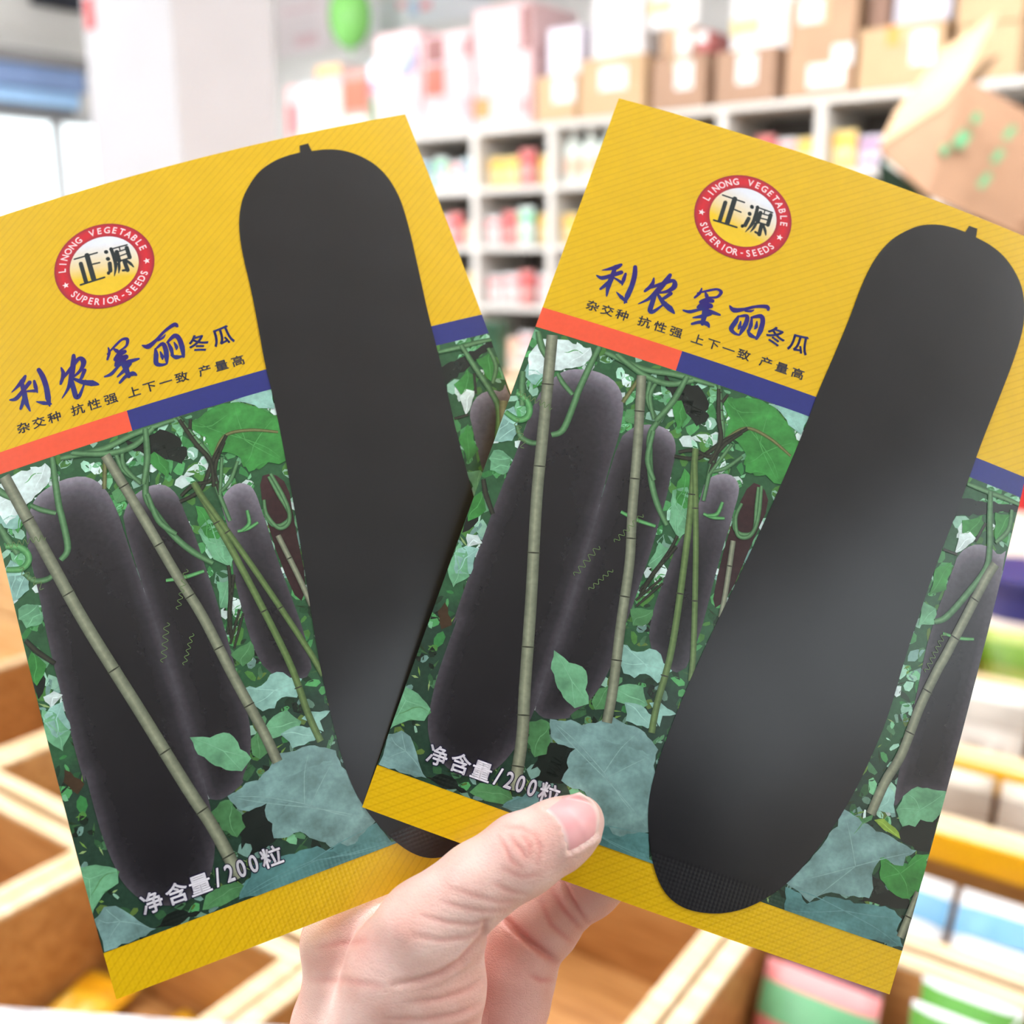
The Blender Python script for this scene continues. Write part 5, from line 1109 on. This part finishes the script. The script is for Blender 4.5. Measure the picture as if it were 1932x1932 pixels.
def skin_mat():
    m = bpy.data.materials.new('skin'); m.use_nodes = True; nt = m.node_tree; b = nt.nodes['Principled BSDF']; N = nt.nodes.new; Lk = nt.links.new
    tc = N('ShaderNodeTexCoord'); at = N('ShaderNodeAttribute'); at.attribute_name = 'red'
    n1 = N('ShaderNodeTexNoise'); n1.inputs['Scale'].default_value = 90; n1.inputs['Detail'].default_value = 2; Lk(tc.outputs['Object'], n1.inputs['Vector'])
    r = N('ShaderNodeValToRGB'); r.color_ramp.elements[0].color = srgb(230, 182, 170); r.color_ramp.elements[1].color = srgb(242, 208, 198); r.color_ramp.elements[0].position = .35; r.color_ramp.elements[1].position = .65; Lk(n1.outputs['Fac'], r.inputs[0])
    mx = N('ShaderNodeMix'); mx.data_type = 'RGBA'; Lk(at.outputs['Fac'], mx.inputs['Factor']); Lk(r.outputs[0], mx.inputs[6]); mx.inputs[7].default_value = srgb(214, 138, 128); Lk(mx.outputs[2], b.inputs['Base Color'])
    b.inputs['Roughness'].default_value = .42; b.inputs['Subsurface Weight'].default_value = .22; b.inputs['Subsurface Radius'].default_value = (1, .35, .2); b.inputs['Subsurface Scale'].default_value = .0022
    # fine skin lines
    mp = N('ShaderNodeMapping'); mp.inputs['Scale'].default_value = (1, 1, 2.2); mp.inputs['Rotation'].default_value = (.3, .25, .2); Lk(tc.outputs['Object'], mp.inputs[0])
    v = N('ShaderNodeTexVoronoi'); v.feature = 'DISTANCE_TO_EDGE'; v.inputs['Scale'].default_value = 900; Lk(mp.outputs[0], v.inputs['Vector'])
    n2 = N('ShaderNodeTexNoise'); n2.inputs['Scale'].default_value = 420; n2.inputs['Detail'].default_value = 3; n2.inputs['Distortion'].default_value = .8; Lk(mp.outputs[0], n2.inputs['Vector'])
    mr = N('ShaderNodeMapRange'); mr.inputs['From Max'].default_value = .12; Lk(v.outputs['Distance'], mr.inputs['Value'])
    ad = N('ShaderNodeMath'); ad.operation = 'MULTIPLY_ADD'; ad.inputs[1].default_value = .35; Lk(mr.outputs[0], ad.inputs[0]); Lk(n2.outputs['Fac'], ad.inputs[2])
    bp = N('ShaderNodeBump'); bp.inputs['Strength'].default_value = .4; bp.inputs['Distance'].default_value = .0004; Lk(ad.outputs[0], bp.inputs['Height']); Lk(bp.outputs[0], b.inputs['Normal'])
    return m
HAND = thing('person', 'bare left hand holding both packets, thumb in front, fingers behind', 'person', tuple(hand_root))
hand = link('hand_skin', me, skin_mat(), HAND)
# thumb nail: a curved plate laid on the nail bed
side_a = [(1024, 1530), (1040, 1519), (1062, 1506), (1094, 1496)]         # upper edge, root to tip
side_b = [(1067, 1611), (1082, 1605), (1104, 1592), (1126, 1576)]         # lower edge, root to tip
def lerp_path(p, t):
    k = t * (len(p) - 1); i = min(int(k), len(p) - 2); f = k - i; return np.array(p[i]) * (1 - f) + np.array(p[i + 1]) * f
nu, nv = 22, 22; NP = []
for i in range(nu + 1):
    for j in range(nv + 1):
        s, t = i / nu, j / nv; a, b = lerp_path(side_a, s), lerp_path(side_b, s); q = a * (1 - t) + b * t
        ax = np.array([.86, -.5]); bow = math.sin(math.pi * t); q = q + ax * bow * ((1 - s) * 17 + s * 21) - ax * (1 - s) * bow * 6
        NP.append(q)
NP = np.array(NP); dirs = np.stack([(NP[:, 0] - 966) / FPX, (966 - NP[:, 1]) / FPX, np.ones(len(NP))], 1)
zt = np.full(len(NP), 200.)
for _ in range(60): zt = zt + np.clip(sdf(dirs * zt[:, None]), -.5, 3) * .9
zt = np.minimum(zt, 214.5)
pos = dirs * zt[:, None]
for k, q in enumerate(pos):
    i, j = divmod(k, nv + 1); s, t = i / nu, j / nv; arch = math.sin(math.pi * t); q[2] += -.28 * arch ** .5 + .25 * (1 - s) ** 6 + .22 * (1 - arch) ** 4
NW = np.array([cam2w(p) for p in pos / 1000]) - hand_root
back = NW + FW * .0005
Vn = np.vstack([NW, back]); n = len(NW); Fn = []; idx = lambda i, j: i * (nv + 1) + j
for i in range(nu):
    for j in range(nv): q = (idx(i, j), idx(i, j + 1), idx(i + 1, j + 1), idx(i + 1, j)); Fn += [q, tuple(n + k for k in q[::-1])]
rim = [idx(i, 0) for i in range(nu)] + [idx(nu, j) for j in range(nv)] + [idx(i, nv) for i in range(nu, 0, -1)] + [idx(0, j) for j in range(nv, 0, -1)]
for a, b in zip(rim, rim[1:] + rim[:1]): Fn.append((a, b, n + b, n + a))
me = bpy.data.meshes.new('thumb_nail'); me.from_pydata(Vn.tolist(), [], Fn); me.polygons.foreach_set('use_smooth', [True] * len(Fn))
tipf = np.array([(k // (nv + 1)) / nu for k in range(n)] * 2, np.float32); ca = me.color_attributes.new('tip', 'FLOAT_COLOR', 'POINT'); ca.data.foreach_set('color', np.stack([tipf, tipf, tipf, np.ones_like(tipf)], 1).ravel())
bm = bmesh.new(); bm.from_mesh(me); bmesh.ops.recalc_face_normals(bm, faces=bm.faces); bm.to_mesh(me); bm.free()
m = bpy.data.materials.new('nail'); m.use_nodes = True; nt = m.node_tree; b = nt.nodes['Principled BSDF']; at = nt.nodes.new('ShaderNodeAttribute'); at.attribute_name = 'tip'
r = nt.nodes.new('ShaderNodeValToRGB'); nt.links.new(at.outputs['Fac'], r.inputs[0]); e = r.color_ramp.elements
e[0].position = 0; e[0].color = srgb(240, 206, 202); e[1].position = .9; e[1].color = srgb(236, 172, 172)
for p, c in ((.1, (240, 205, 200)), (.22, (234, 170, 172)), (.955, (240, 205, 196))): k = e.new(p); k.color = srgb(*c)
nt.links.new(r.outputs[0], b.inputs['Base Color']); b.inputs['Roughness'].default_value = .28; b.inputs['Subsurface Weight'].default_value = .1; b.inputs['Subsurface Scale'].default_value = .001
tag(link('thumb_nail', me, m, HAND), 'pink thumb nail')
